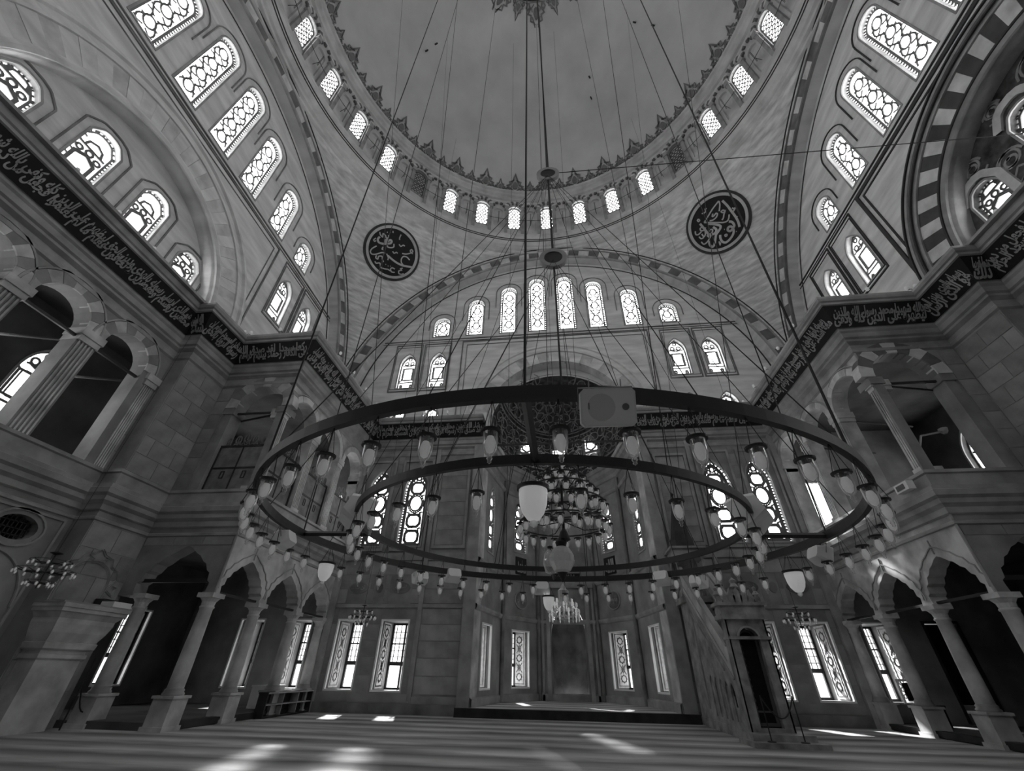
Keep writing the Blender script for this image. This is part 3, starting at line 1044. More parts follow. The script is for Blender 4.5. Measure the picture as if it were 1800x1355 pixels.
# ------------------------------------------------------------------ Arabic lettering from joined presentation forms
_F = {'ا': (0xFE8D, 2), 'أ': (0xFE83, 2), 'إ': (0xFE87, 2), 'آ': (0xFE81, 2), 'ب': (0xFE8F, 4), 'ت': (0xFE95, 4), 'ة': (0xFE93, 2), 'ث': (0xFE99, 4), 'ج': (0xFE9D, 4), 'ح': (0xFEA1, 4),
      'خ': (0xFEA5, 4), 'د': (0xFEA9, 2), 'ذ': (0xFEAB, 2), 'ر': (0xFEAD, 2), 'ز': (0xFEAF, 2), 'س': (0xFEB1, 4), 'ش': (0xFEB5, 4), 'ص': (0xFEB9, 4), 'ض': (0xFEBD, 4),
      'ط': (0xFEC1, 4), 'ظ': (0xFEC5, 4), 'ع': (0xFEC9, 4), 'غ': (0xFECD, 4), 'ف': (0xFED1, 4), 'ق': (0xFED5, 4), 'ك': (0xFED9, 4), 'ل': (0xFEDD, 4), 'م': (0xFEE1, 4),
      'ن': (0xFEE5, 4), 'ه': (0xFEE9, 4), 'و': (0xFEED, 2), 'ؤ': (0xFE85, 2), 'ى': (0xFEEF, 2), 'ي': (0xFEF1, 4), 'ئ': (0xFE89, 4), 'ء': (0xFE80, 1), 'ﻻ': (0xFEFB, 2)}


def shape_arabic(s):
    s = s.replace('لا', 'ﻻ')
    out = []
    n = len(s)
    for i, ch in enumerate(s):
        if ch not in _F:
            out.append(ch)
            continue
        base, k = _F[ch]
        prev = i > 0 and s[i - 1] in _F and _F[s[i - 1]][1] == 4
        nxt = i < n - 1 and s[i + 1] in _F and _F[s[i + 1]][1] > 1 and k == 4
        if k == 1:
            prev = nxt = False
        idx = (3 if nxt else 1) if prev else (2 if nxt else 0)
        out.append(chr(base + idx))
    return ''.join(reversed(out))


def text_verts(s, bold=0.02, depth=0.012, res=2):
    cu = bpy.data.curves.new('lettering', 'FONT')
    cu.body = s
    cu.offset = bold
    cu.extrude = depth
    cu.resolution_u = res
    ob = bpy.data.objects.new('lettering', cu)
    COL.objects.link(ob)
    dg = bpy.context.evaluated_depsgraph_get()
    dg.update()
    me = bpy.data.meshes.new_from_object(ob.evaluated_get(dg))
    v = [tuple(p.co) for p in me.vertices]
    f = [tuple(p.vertices) for p in me.polygons]
    bpy.data.objects.remove(ob)
    bpy.data.curves.remove(cu)
    bpy.data.meshes.remove(me)
    return v, f


SURA = ('لقد صدق الله رسوله الرؤيا بالحق لتدخلن المسجد الحرام ان شاء الله امنين محلقين رؤسكم ومقصرين لا تخافون فعلم ما لم تعلموا فجعل من دون ذلك فتحا قريبا '
        'هو الذى ارسل رسوله بالهدى ودين الحق ليظهره على الدين كله وكفى بالله شهيدا محمد رسول الله والذين معه اشداء على الكفار رحماء بينهم تراهم ركعا سجدا ').split(' ')


def words(i, n):
    return ' '.join(SURA[(i + k) % len(SURA)] for k in range(n))


def lay_text(mb, s, org, X, U, N, width, height, yoff, bold=0.03):
    v, f = text_verts(shape_arabic(s), bold)
    x0, x1 = min(p[0] for p in v), max(p[0] for p in v)
    y0, y1 = min(p[1] for p in v), max(p[1] for p in v)
    sx, sy = width / (x1 - x0), height / (y1 - y0)
    mb.add([org + X * ((p[0] - x0) * sx) + U * (yoff + (p[1] - y0) * sy) + N * (0.012 + p[2] * 0.5) for p in v], f)


wi = 0
for i in range(len(PATH) - 1):
    P, Q = Vector(PATH[i]), Vector(PATH[i + 1])
    if min(P.y, Q.y) < -4.6 or (P - Q).length < 0.3:
        continue
    t = (Q - P).normalized()
    nL = Vector((-t.y, t.x))

    def offs(j, d):
        A = Vector(PATH[j])
        a = (A - Vector(PATH[j - 1])).normalized() if j > 0 else None
        b = (Vector(PATH[j + 1]) - A).normalized() if j < len(PATH) - 1 else None
        a = a or b
        b = b or a
        na, nb = Vector((-a.y, a.x)), Vector((-b.y, b.x))
        q = na + nb
        q = q / max(q.dot(na), 0.3)
        return A + q * d
    A, B = offs(i, 0.55), offs(i + 1, 0.55)
    # base line of the band (d 0.40, z 11.42); viewer's right is against the direction of travel
    W_ = (B - A).length - 0.14
    if W_ < 0.3:
        continue
    base = B - t * 0.07 - nL * 0.15
    org = Vector((base.x, base.y, 11.42))
    X = Vector((-t.x, -t.y, 0))
    U = Vector((nL.x * 0.40, nL.y * 0.40, 0.71)).normalized()
    N = X.cross(U)
    if N.dot(Vector((nL.x, nL.y, 0))) < 0:
        N = -N
    mb = MB()
    nw = max(1, int(W_ / 0.52))
    lay_text(mb, words(wi, nw), org, X, U, N, W_, 0.50, 0.04)
    lay_text(mb, words(wi + nw, nw + 1), org, X, U, N, W_ * 0.98, 0.46, 0.30)
    wi += nw * 2 + 1
    mb.build('inscription', M['ink'], co)

# ------------------------------------------------------------------ qibla wall below the cornice
LOWW = [(7.21, 1.18), (9.15, 1.13), (11.45, 1.15), (13.6, 1.1)]
UPW = [(7.2, 1.22), (9.08, 1.12)]
qz = 0.69
for sg in (-1, 1):
    name = 'wall_qibla_left' if sg < 0 else 'wall_qibla_right'
    holes = [arch_pts(x, qz, w, 2.4, 'rect') for x, w in LOWW]
    holes += [arch_pts(x, 6.05, w, 3.8, 'pointed') for x, w in UPW]
    holes += [arch_pts(11.5, 6.5, 1.1, 2.1, 'rect')]
    mb = MB(Matrix.Scale(sg, 4, Vector((1, 0, 0))))
    mb.panel([(3.87, 0), (16.6, 0), (16.6, 12.5), (3.87, 12.5)], holes, 13.3, 0)
    for x, w in LOWW:
        mb.reveal(arch_pts(x, qz, w, 2.4, 'rect'), 13.3, 14.85)
    for x, w in UPW:
        mb.reveal(arch_pts(x, 6.05, w, 3.8, 'pointed'), 13.3, 13.62)
    mb.reveal(arch_pts(11.5, 6.5, 1.1, 2.1, 'rect'), 13.3, 13.8)
    wq = mb.build(name, M['stone'], kind='structure')
    # projecting frames, pilaster strips and oval plaques
    mb = MB(Matrix.Scale(sg, 4, Vector((1, 0, 0))))
    mb.box(3.87, 4.35, 13.12, 13.3, 0.0, 11.0)
    mb.box(6.12, 6.30, 13.20, 13.3, 0.4, 10.9)
    mb.box(3.87, 6.2, 13.22, 13.3, 0.0, 0.55)
    mb.box(10.0, 10.26, 13.15, 13.3, 0.0, 11.0)
    mb.box(4.35, 10.2, 13.24, 13.3, 3.55, 3.68)
    mb.box(4.35, 10.2, 13.22, 13.3, 5.45, 5.75)
    for a, b in ((6.45, 7.98), (8.42, 9.9)):
        mb.ribbon([(a, 5.9), (b, 5.9), (b, 10.3), (a, 10.3)], 0.10, 13.22, 13.3, True)
    mb.ribbon([(4.55, 6.0), (6.0, 6.0), (6.0, 10.2), (4.55, 10.2)], 0.12, 13.22, 13.3, True)
    mb.build('frame_moulding', M['mould'], wq)
    mb = MB(Matrix.Scale(sg, 4, Vector((1, 0, 0))))
    for x, a in ((7.2, 0.42), (9.1, 0.42), (8.17, 0.16)):
        mb.prism(ell(x, 4.32, a, 0.22 if a > 0.3 else 0.2, 20), 13.25, 13.3)
    mb.build('oval_plaque', M['dark_stone'], wq)
    for x in (7.2, 9.1):
        mb = MB()
        w_ = Vector((1, 0, 0))
        lay_text(mb, words(int(x) + (5 if sg > 0 else 0), 2), Vector((sg * x - 0.26, 13.245, 4.22)), w_, Vector((0, 0, 1)), Vector((0, -1, 0)), 0.52, 0.2, 0, 0.02)
        mb.build('plaque_lettering', M['mould'], wq)
    mb = MB(Matrix.Scale(sg, 4, Vector((1, 0, 0))))
    mb.box(4.35, 10.2, 13.16, 13.3, 0.0, 0.32)
    mb.build('baseboard', M['dark_stone'], wq)
    for x, w in UPW:
        window(w, 3.8, 'pointed', 'medallion', T(sg * x, 13.3, 6.05), glass='pane_med')
    WN[0] += 1
    gw = empty('window_%d' % WN[0], T(sg * 11.5, 13.3, 6.5), kind='structure')
    MB().add([(-0.6, 0.14, -0.05), (0.6, 0.14, -0.05), (0.6, 0.14, 2.15), (-0.6, 0.14, 2.15)], [(0, 1, 2, 3)]).build('glass', M['pane'], gw)
    fr = MB()
    fr.ribbon([(-0.5, 0.05), (0.5, 0.05), (0.5, 2.15), (-0.5, 2.15)], 0.05, 0.08, 0.13, True)
    fr.ribbon([(-0.36, 0), (-0.36, 2.1)], 0.04, 0.08, 0.13)
    fr.build('frame', M['mould'], gw)

# deep casements: splayed jambs with ornamented shutters folded back, leaded panes at the outer face
_leaf = MB()
_leaf.box(-0.02, 0.02, 0, 0.78, 0.06, 2.34)
_lm = _leaf.mesh('shutter_leaf', M['shutter'])
_ld = MB(Matrix(((0, 1, 0, 0), (1, 0, 0, 0), (0, 0, 1, 0), (0, 0, 0, 1))))
_ld.ribbon([(0.08, 0.14), (0.70, 0.14), (0.70, 2.26), (0.08, 2.26)], 0.035, 0.02, 0.03, True)
for cz in (0.42, 1.2, 1.98):
    _ld.ribbon([(0.39, cz - 0.17), (0.58, cz), (0.39, cz + 0.17), (0.20, cz)], 0.03, 0.02, 0.03, True)
    _ld.ribbon([(0.25, cz - 0.12), (0.53, cz - 0.12), (0.53, cz + 0.12), (0.25, cz + 0.12)], 0.025, 0.02, 0.03, True)
for cz in (0.80, 1.6):
    _ld.ribbon([(0.2, cz - 0.2), (0.58, cz + 0.2)], 0.04, 0.02, 0.03)
    _ld.ribbon([(0.58, cz - 0.2), (0.2, cz + 0.2)], 0.04, 0.02, 0.03)
    _ld.ribbon([(0.39, cz - 0.14), (0.48, cz), (0.39, cz + 0.14), (0.30, cz)], 0.04, 0.02, 0.03, True)
_ldm = _ld.mesh('ornament', M['shutline'])
_cas = {}


def casement(w, mx, depth=1.5, h=2.4, glass='pane_low'):
    if (w, depth) not in _cas:
        fr = MB()
        a = w / 2
        fr.ribbon([(-a + 0.03, 0.03), (a - 0.03, 0.03), (a - 0.03, h - 0.03), (-a + 0.03, h - 0.03)], 0.10, depth - 0.10, depth, True)
        fr.box(-0.035, 0.035, depth - 0.08, depth, 0, h)
        for z, t in ((0.90, 0.14), (1.62, 0.05)):
            fr.box(-a, a, depth - 0.09, depth, z - t / 2, z + t / 2)
        for z in (1.15, 1.38, 1.84, 2.06):
            fr.box(-a, a, depth - 0.04, depth, z - 0.012, z + 0.012)
        for x in (-a * 0.7, -a * 0.36, a * 0.36, a * 0.7):
            fr.box(x - 0.012, x + 0.012, depth - 0.04, depth, 0.95, h)
        ed = MB()
        ed.ribbon([(-a, 0), (a, 0), (a, h), (-a, h)], 0.06, -0.02, 0.08, True)
        _cas[(w, depth)] = (fr.mesh('casement_frame', M['darkwood']), ed.mesh('white_edge', M['white']))
    f, e_ = _cas[(w, depth)]
    WN[0] += 1
    e = empty('window_%d' % WN[0], mx, kind='structure')
    place(f, 'casement_frame', e)
    place(e_, 'edge_trim', e)
    MB().add([(-w / 2, depth + 0.01, 0), (w / 2, depth + 0.01, 0), (w / 2, depth + 0.01, h), (-w / 2, depth + 0.01, h)], [(0, 1, 2, 3)]).build('glass', M[glass], e)
    for sg in (-1, 1):
        lf = place(_lm, 'shutter_leaf', e, T(sg * (w / 2 - 0.03), 0.22, 0) @ Matrix.Scale(-sg, 4, Vector((1, 0, 0))))
        place(_ldm, 'ornament', lf)
    return e


for sg in (-1, 1):
    for x, w in LOWW:
        if sg * x < 13:
            casement(w, T(sg * x, 13.3, qz))
dr = empty('door_1', T(13.6, 13.3, 0), kind='structure')
mb = MB()
mb.box(-0.55, 0.55, 0.10, 0.16, 0.2, 3.05)
mb.build('door_leaf', M['curtain'], dr)
mb = MB()
mb.ribbon([(-0.58, 0.2), (-0.58, 3.12), (0.58, 3.12), (0.58, 0.2)], 0.08, -0.04, 0.06)
mb.build('door_frame', M['darkwood'], dr)

# ------------------------------------------------------------------ apse
AW = {1: [('c', 0.55, 0.95)], }
ap = empty('wall_apse', I4, kind='structure')
for i in range(len(AP) - 1):
    P, Q = Vector(AP[i]), Vector(AP[i + 1])
    L = (Q - P).length
    t = (Q - P) / L
    nrm = Vector((-t.y, t.x))          # outward
    B = Matrix((Vector((t.x, t.y, 0)), Vector((nrm.x, nrm.y, 0)), Vector((0, 0, 1)))).transposed().to_4x4()
    B.translation = Vector((P.x, P.y, 0))
    holes = []
    low = up = None
    if i in (1, 5):
        c = 0.95 if i == 1 else L - 0.95
        low, up = (c, 1.35), (c, 1.0, 6.1, 3.3)
    if i in (2, 4):
        c = 1.47 if i == 2 else L - 1.47
        low, up = (c, 1.35), (c, 1.15, 6.85, 2.9)
    if low:
        holes = [arch_pts(low[0], 0.77, low[1], 2.33, 'rect'), arch_pts(up[0], up[2], up[1], up[3], 'pointed')]
    if i == 3:
        holes = [arch_pts(L / 2, 0.25, 1.75, 4.4, 'pointed')]
    mb = MB(B)
    mb.panel([(0, 0.2), (L, 0.2), (L, 11.6), (0, 11.6)], holes, 0, 0)
    if low:
        mb.reveal(holes[0], 0, 1.0)
        mb.reveal(holes[1], 0, 0.3)
    mb.build('wall_face', M['stone2' if i in (0, 6) else 'stone'], ap)  # apse mouth piers: brighter light put into the colour by paler marble
    if low:
        casement(low[1], B @ T(low[0], 0, 0.77), 0.98, 2.33)
        window(up[1], up[3], 'pointed', 'medallion', B @ T(up[0], 0, up[2]), depth=0.08 if i in (1, 5) else 0.2, glass='pane_med')
    if i == 3:
        mi = empty('trim_mihrab', B @ T(L / 2, 0, 0.25), kind='structure')
        mb = MB()
        for k in range(8):
            a0, a1 = pi * k / 8, pi * (k + 1) / 8
            mb.add([(0.875 * cos(a), 0.75 * sin(a), z) for a, z in ((a0, 0), (a1, 0), (a1, 2.9), (a0, 2.9))], [(0, 1, 2, 3)])
            for j in range(6):
                s0, s1 = 1 - (j / 6) ** 2, 1 - ((j + 1) / 6) ** 2
                z0, z1 = 2.9 + 1.5 * j / 6, 2.9 + 1.5 * (j + 1) / 6
                mb.add([(0.875 * cos(a0) * s0, 0.75 * sin(a0) * s0, z0), (0.875 * cos(a1) * s0, 0.75 * sin(a1) * s0, z0),
                        (0.875 * cos(a1) * s1, 0.75 * sin(a1) * s1, z1), (0.875 * cos(a0) * s1, 0.75 * sin(a0) * s1, z1)], [(0, 1, 2, 3)])
        mb.build('niche', M['dark_stone'], mi)
        mb = MB()
        for sg in (-1, 1):
            mb.box(sg * 1.05 - 0.10, sg * 1.05 + 0.10, -0.14, 0.02, 0.0, 5.0)
            mb.box(sg * 1.35 - 0.06, sg * 1.35 + 0.06, -0.08, 0.02, 0.0, 5.4)
        mb.box(-1.45, 1.45, -0.16, 0.02, 5.0, 5.25)
        mb.build('surround', M['mould'], mi)
        mb = MB()
        mb.box(-0.8, 0.8, -0.05, 0.02, 5.35, 5.75)
        pnl = mb.build('inscribed_panel', M['band'], mi)
        mb = MB()
        lay_text(mb, words(3, 4), Vector((-0.72, -0.06, 5.40)), Vector((1, 0, 0)), Vector((0, 0, 1)), Vector((0, -1, 0)), 1.44, 0.3, 0)
        mb.build('lettering', M['ink'], pnl)
    if i in (2, 4):
        c = 1.47 if i == 2 else L - 1.47
        e = MB(B)
        e.box(c - 0.45, c + 0.45, -0.04, 0.02, 5.72, 6.6)
        pn = e.build('calligraphy_panel', M['band'], ap)
        e = MB(B)
        lay_text(e, 'محمد' if i == 2 else 'الله', Vector((c - 0.38, -0.05, 5.80)), Vector((1, 0, 0)), Vector((0, 0, 1)), Vector((0, -1, 0)), 0.76, 0.68, 0, 0.05)
        e.build('lettering', M['ink'], pn)
        e = MB(B)
        e.prism(ell(c, 4.5, 0.5, 0.42, 22), -0.04, 0.02)
        pn = e.build('oval_plaque', M['dark_stone'], ap)
        e = MB(B)
        e.ribbon(ell(c, 4.5, 0.5, 0.42, 22), 0.04, -0.06, 0.0, True)
        lay_text(e, words(8 if i == 2 else 14, 2), Vector((c - 0.34, -0.05, 4.28)), Vector((1, 0, 0)), Vector((0, 0, 1)), Vector((0, -1, 0)), 0.68, 0.44, 0)
        e.build('lettering', M['mould'], pn)
# string courses, corner shafts and cornice of the apse (room on the left when walked from right to left)
RAP = [(x, y) for x, y in reversed(AP)]
mb = MB()
for z, d in ((3.5, 0.10), (5.35, 0.14), (9.9, 0.12)):
    mb.sweep(RAP, [(0, z), (d * 0.6, z + 0.04), (d, z + 0.12), (d, z + 0.2), (0, z + 0.24)])
mb.sweep(RAP, [(0, 0.2), (0.08, 0.2), (0.08, 0.5), (0, 0.55)])
mb.sweep(RAP, [(0, 10.7), (0.08, 10.75), (0.14, 10.95), (0.3, 11.1), (0.34, 11.3), (0.42, 11.35), (0.42, 11.6), (-0.6, 11.62)])
mb.build('string_course', M['mould'], ap)
mb = MB()
for x, y in AP[2:6]:
    k = 0.985
    mb.lathe([(0.10, 0.25), (0.10, 10.6)], (x * 0.975, 13.3 + (y - 13.3) * k, 0), 8)
mb.build('corner_shaft', M['dark_stone'], ap)
# semi-dome
sd = empty('ceiling_apse', I4, kind='structure')
EA, EB, EC, EY, EZ = 3.88, 6.05, 3.62, 13.9, 12.3


def edome(az, el, k=1.0):
    return Vector((EA * k * cos(el) * sin(az), EY + EB * k * cos(el) * cos(az), EZ + EC * k * sin(el)))


mb = MB()
vs, fs = [], []
NA, NE = 32, 16
vs = [tuple(edome(-pi / 2 + pi * a / NA, 0) - Vector((0, 0, 0.9))) for a in range(NA + 1)]
for e in range(NE + 1):
    for a in range(NA + 1):
        vs.append(tuple(edome(-pi / 2 + pi * a / NA, pi / 2 * e / NE)))
for e in range(NE + 1):
    for a in range(NA):
        b = e * (NA + 1) + a
        fs.append((b, b + 1, b + NA + 2, b + NA + 1))
mb.add(vs, fs)
mb.build('semi_dome', M['arab'], sd, smooth=True)
mb = MB()
mb.arcsweep([(RA, 13.3), (RA, 13.95), (3.70, 13.95)], 0, ZC, 0, pi, 40)
mb.add([(-3.87, 13.3, 12.52), (-3.87, 13.95, 12.52), (-3.87, 13.95, 11.5), (-3.87, 13.3, 11.5)], [(0, 1, 2, 3)])
mb.add([(3.87, 13.3, 12.52), (3.87, 13.95, 12.52), (3.87, 13.95, 11.5), (3.87, 13.3, 11.5)], [(0, 1, 2, 3)])
for k in range(40):
    a0, a1 = pi * k / 40, pi * (k + 1) / 40
    q = [(RA + 0.03) * cos(a) for a in (a0, a1)], [ZC + (RA + 0.03) * sin(a) for a in (a0, a1)]
    e_ = [3.8 * cos(a) for a in (a0, a1)], [EZ + 3.5 * sin(a) for a in (a0, a1)]
    mb.add([(q[0][0], 13.93, q[1][0]), (q[0][1], 13.93, q[1][1]), (e_[0][1], 13.93, e_[1][1]), (e_[0][0], 13.93, e_[1][0])], [(0, 1, 2, 3)])
mb.build('mouth_soffit', M['plaster'], sd)
mb = MB()
for el, r in ((0.56, 0.05), (0.62, 0.03), (0.66, 0.05), (0.02, 0.05), (1.25, 0.04)):
    mb.tube([edome(-pi / 2 + pi * a / 40, el, 0.985) for a in range(41)], r, 5)
for a in range(44):
    az = -pi / 2 + pi * (a + 0.5) / 44
    p = edome(az, 0.53, 0.98)
    mb.lathe([(0.0, -0.06), (0.05, 0.0), (0.0, 0.06)], tuple(p), 6)
mb.build('beaded_ring', M['arabl'], sd)
rnd = random.Random(3)
mb = MB()
for j, el in enumerate((0.72, 0.86, 1.0, 1.12, 1.24, 0.12, 0.26, 0.42, -0.12)):
    n = max(6, int(20 * cos(max(el, 0))))
    for a in range(n):
        az = -1.45 + 2.9 * (a + (0.5 if j % 2 else 0.1)) / n
        sgn = 1 if (a + j) % 2 else -1
        pts = []
        for t in range(11):
            th = t * 0.55
            rr = 0.17 * (1 - t / 14)
            pts.append(edome(az + sgn * rr * cos(th) * 0.75 / max(0.35, cos(max(el, 0))), el + rr * sin(th) * 0.6, 0.985))
        mb.tube(pts, 0.035, 4)
        mb.tube([edome(az, el - 0.08, 0.985), edome(az + sgn * 0.1, el + 0.02, 0.985), edome(az + sgn * 0.03, el + 0.1, 0.985)], 0.03, 4)
mb.build('painted_scroll', M['arabl'], sd)
for az in (-0.62, 0.0, 0.62):
    p = edome(az, 0.27, 0.95)
    d = Vector((sin(az) * EA, cos(az) * EB, 0)).normalized()
    x = Vector((d.y, -d.x, 0))
    B = Matrix((x, d, Vector((0, 0, 1)))).transposed().to_4x4()
    B.translation = p - Vector((0, 0, 0.25))
    window(1.0, 1.6, 'pointed', 'hexoct', B, 0.06, frame_w=0.16)
tr = MB()
tr.box(-3.75, 3.75, 13.72, 13.80, 11.25, 11.34)
tr.build('iron_tie_bar', M['iron'], ap)

# ------------------------------------------------------------------ corner blocks with arcade below and gallery above
Y0, XG, SP = 6.395, 10.261, 2.302


def foil_arch(c, w, z0, z1):
    """scalloped pointed arch edge from right spring to left spring"""
    pts = []
    a = w / 2
    n = 5
    for k in range(n + 1):
        u = k / n
        x = a * (1 - u ** 1.9)
        z = z0 + (z1 - z0) * (u ** 0.8)
        pts.append((x, z))
        if k < n:
            u2 = (k + 0.86) / n
            pts.append((a * (1 - u2 ** 1.9) + 0.085, z0 + (z1 - z0) * (u2 ** 0.8) - 0.03))
    right = [(c + x, z) for x, z in pts]
    return right + [(2 * c - x, z) for x, z in reversed(right[:-1])]


def column(name_label, x, y, mats=('stone2', 'stone2'), half=False):
    e = empty('column', loc=(x, y, 0))
    props(e, name_label, 'column', 'columns of the gallery arcades')
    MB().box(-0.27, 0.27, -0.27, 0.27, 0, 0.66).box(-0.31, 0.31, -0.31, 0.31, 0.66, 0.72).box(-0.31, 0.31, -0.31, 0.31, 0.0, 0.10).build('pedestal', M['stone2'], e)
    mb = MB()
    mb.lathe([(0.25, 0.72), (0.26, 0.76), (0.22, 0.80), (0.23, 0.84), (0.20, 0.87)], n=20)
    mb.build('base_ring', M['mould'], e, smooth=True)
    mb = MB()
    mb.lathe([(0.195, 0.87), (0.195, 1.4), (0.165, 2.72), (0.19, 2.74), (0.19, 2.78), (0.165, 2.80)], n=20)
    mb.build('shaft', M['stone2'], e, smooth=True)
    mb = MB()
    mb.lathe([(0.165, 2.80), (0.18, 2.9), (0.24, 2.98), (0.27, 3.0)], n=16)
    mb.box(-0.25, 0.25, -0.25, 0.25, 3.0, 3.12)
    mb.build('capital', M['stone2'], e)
    return e


ordl = ['nearest the hall corner', 'second from the hall corner', 'third from the hall corner', 'standing against the qibla wall']
for sx, side in ((-1, 'left'), (1, 'right')):
    MA = Matrix(((0, sx, 0, sx * XG), (1, 0, 0, 0), (0, 0, 1, 0), (0, 0, 0, 1)))
    MF = Matrix(((sx, 0, 0, 0), (0, 1, 0, Y0), (0, 0, 1, 0), (0, 0, 0, 1)))
    # face along the hall
    outer = [(Y0, 12.6), (Y0, 3.05)]
    for i in range(3):
        c = Y0 + SP * (i + 0.5)
        outer += list(reversed(foil_arch(c, 1.86, 3.08, 4.2)))
    outer += [(13.3, 3.05), (13.3, 12.6)]
    gh = [arch_pts(Y0 + SP * (i + 0.5) + (0.05 if i == 0 else 0), 6.2, 1.80, 4.10, 'round') for i in range(3)]
    mb = MB(MA)
    mb.panel(outer, gh, 0, 0.5)
    arcs = outer[1:-1]
    mb.reveal(arcs, 0, 0.45, closed=False)
    fa = mb.build('wall_gallery_%s' % side, M['stone2'], kind='structure')  # light falling on this face is put into the paler marble colour
    # face towards the hall (return)
    out2 = [(XG, 12.6), (XG, 3.05)] + list(reversed(foil_arch(11.75, 2.3, 3.08, 4.45))) + [(13.36, 3.05), (13.36, 12.6)]
    gh2 = [arch_pts(11.4, 6.2, 1.9, 4.3, 'round')]
    mb = MB(MF)
    mb.panel(out2, gh2, 0, 0.5)
    mb.reveal(out2[1:-1], 0, 0.45, closed=False)
    fb = mb.build('wall_return_%s' % side, M['stone'], kind='structure')
    # hood lines and voussoirs of the gallery arches
    for i in range(3):
        c = Y0 + SP * (i + 0.5) + (0.05 if i == 0 else 0)
        zs = 6.2 + 4.10 - 0.90
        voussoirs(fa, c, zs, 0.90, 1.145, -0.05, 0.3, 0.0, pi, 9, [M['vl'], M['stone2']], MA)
    hb = MB(MA)
    for i in range(3):
        c = Y0 + SP * (i + 0.5)
        zs = 6.2 + 4.10 - 0.90
        hb.arcsweep([(1.15, -0.01), (1.16, -0.06), (1.20, -0.06), (1.21, 0.0)], c, zs, 0.25, pi - 0.25, 20)
        # pointed rib above each lower arch
        hb.ribbon([(c, 4.25), (c, 4.62)], 0.03, -0.03, 0.0)
        ext = foil_arch(c, 2.2, 3.25, 4.45)
        hb.ribbon(ext, 0.03, -0.03, 0.0)
    hb.build('hood_line', M['mould'], fa)
    voussoirs(fb, 11.4, 6.2 + 4.3 - 0.95, 0.95, 1.38, -0.05, 0.3, 0.0, pi, 9, [M['vl'], M['vd']] if sx > 0 else [M['stone2'], M['stone']], MF)
    # piers with fluting and capitals between the gallery openings
    pm = MB(MA)
    for yc, w in ((Y0 + 0.13, 0.24), (Y0 + SP, 0.44), (Y0 + 2 * SP, 0.44), (13.3 - 0.12, 0.22)):
        pm.box(yc - w / 2 - 0.05, yc + w / 2 + 0.05, -0.09, 0.52, 9.20, 9.43)
        pm.box(yc - w / 2 - 0.02, yc + w / 2 + 0.02, -0.05, 0.51, 9.05, 9.20)
        pm.box(yc - w / 2 - 0.04, yc + w / 2 + 0.04, -0.07, 0.52, 6.2, 6.38)
        nfl = 5 if w > 0.4 else 3
        for k in range(nfl):
            q = yc - w / 2 + w * (k + 0.5) / nfl
            pm.box(q - 0.022, q + 0.022, -0.035, 0.0, 6.4, 9.05)
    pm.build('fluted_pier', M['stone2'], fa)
    pm = MB(MF)
    for xc in (10.38, 12.5):
        pm.box(xc - 0.22, xc + 0.22, -0.09, 0.52, 9.25, 9.5)
        pm.box(xc - 0.15, xc + 0.15, -0.05, 0.0, 6.2, 9.25)
    pm.build('pier', M['stone'], fb)
    # floors and ceilings of the gallery
    mb = MB()
    a, b = (sx * XG, sx * 16.6) if sx > 0 else (sx * 16.6, sx * XG)
    a2, b2 = (10.30, 16.6) if sx > 0 else (-16.6, -10.30)
    mb.box(a2, b2, Y0 + 0.05, 13.29, 4.95, 5.25)
    mb.box(a2, b2, Y0 + 0.05, 13.29, 11.1, 11.3)
    mb.box(a2, b2, Y0 + 0.05, 13.29, 0.0, 0.16)
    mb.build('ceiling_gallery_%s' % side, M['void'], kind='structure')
    mb = MB()
    s0 = sx * (XG - 0.02)
    mb.box(min(s0, sx * (XG + 0.25)), max(s0, sx * (XG + 0.25)), Y0, 13.3, 0.02, 0.17)
    mb.build('trim_aisle_step_%s' % side, M['darkwood'], kind='structure')
    for i in range(4):
        yy = Y0 + SP * i + (0.14 if i == 0 else (-0.2 if i == 3 else 0))
        column('%s arcade, marble column on square pedestal %s' % (side, ordl[i]), sx * (XG + 0.18), yy)
    column('%s side marble column under the return arch, beside the big pier' % side, sx * 12.75, Y0 + 0.3)
    # tie bars of the lower arcade and the gallery
    ti = MB(MA)
    ti.box(Y0 + 0.2, 13.2, 0.1, 0.16, 3.12, 3.19)
    ti.build('iron_tie_bar', M['iron'], fa)
    ti = MB(MF)
    ti.box(10.4, 13.3, 0.1, 0.17, 3.42, 3.52)
    ti.build('iron_tie_bar', M['iron'], fb)
    ti = MB(MF)
    ti.box(10.5, 12.4, 0.1, 0.16, 9.32, 9.39)
    ti.build('iron_tie_bar', M['iron'], fb)
    for i in range(3):
        yy = Y0 + SP * i + 0.15
        ti = MB()
        ti.tube([(sx * (XG + 0.2), yy, 9.33), (sx * (XG + 3.0), yy + 0.5, 9.2)], 0.04, 5)
        ti.build('iron_tie_bar', M['iron'], fa)
    # outer wall of the aisle and gallery
    mb = MB(Matrix(((0, sx, 0, sx * 16.6), (1, 0, 0, 0), (0, 0, 1, 0), (0, 0, 0, 1))))
    hs = [arch_pts(yc, 0.75, 1.15, 2.4, 'rect') for yc in ((7.6, 10.6) if sx < 0 else ())] + [arch_pts(yc, 7.3, 1.3, 2.7, 'pointed') for yc in (-3.1, -1.0, 1.0, 3.1, 8.0, 11.0)]
    mb.panel([(-6.5, 0), (13.3, 0), (13.3, 12.5), (-6.5, 12.5)], hs, 0, 0.3)
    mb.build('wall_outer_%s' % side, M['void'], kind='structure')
    for yc in ((7.6, 10.6) if sx < 0 else ()):
        casement(1.15, T(sx * 16.6, yc, 0.75) @ RZ(90 if sx < 0 else -90), 0.3, glass='pane_shade')
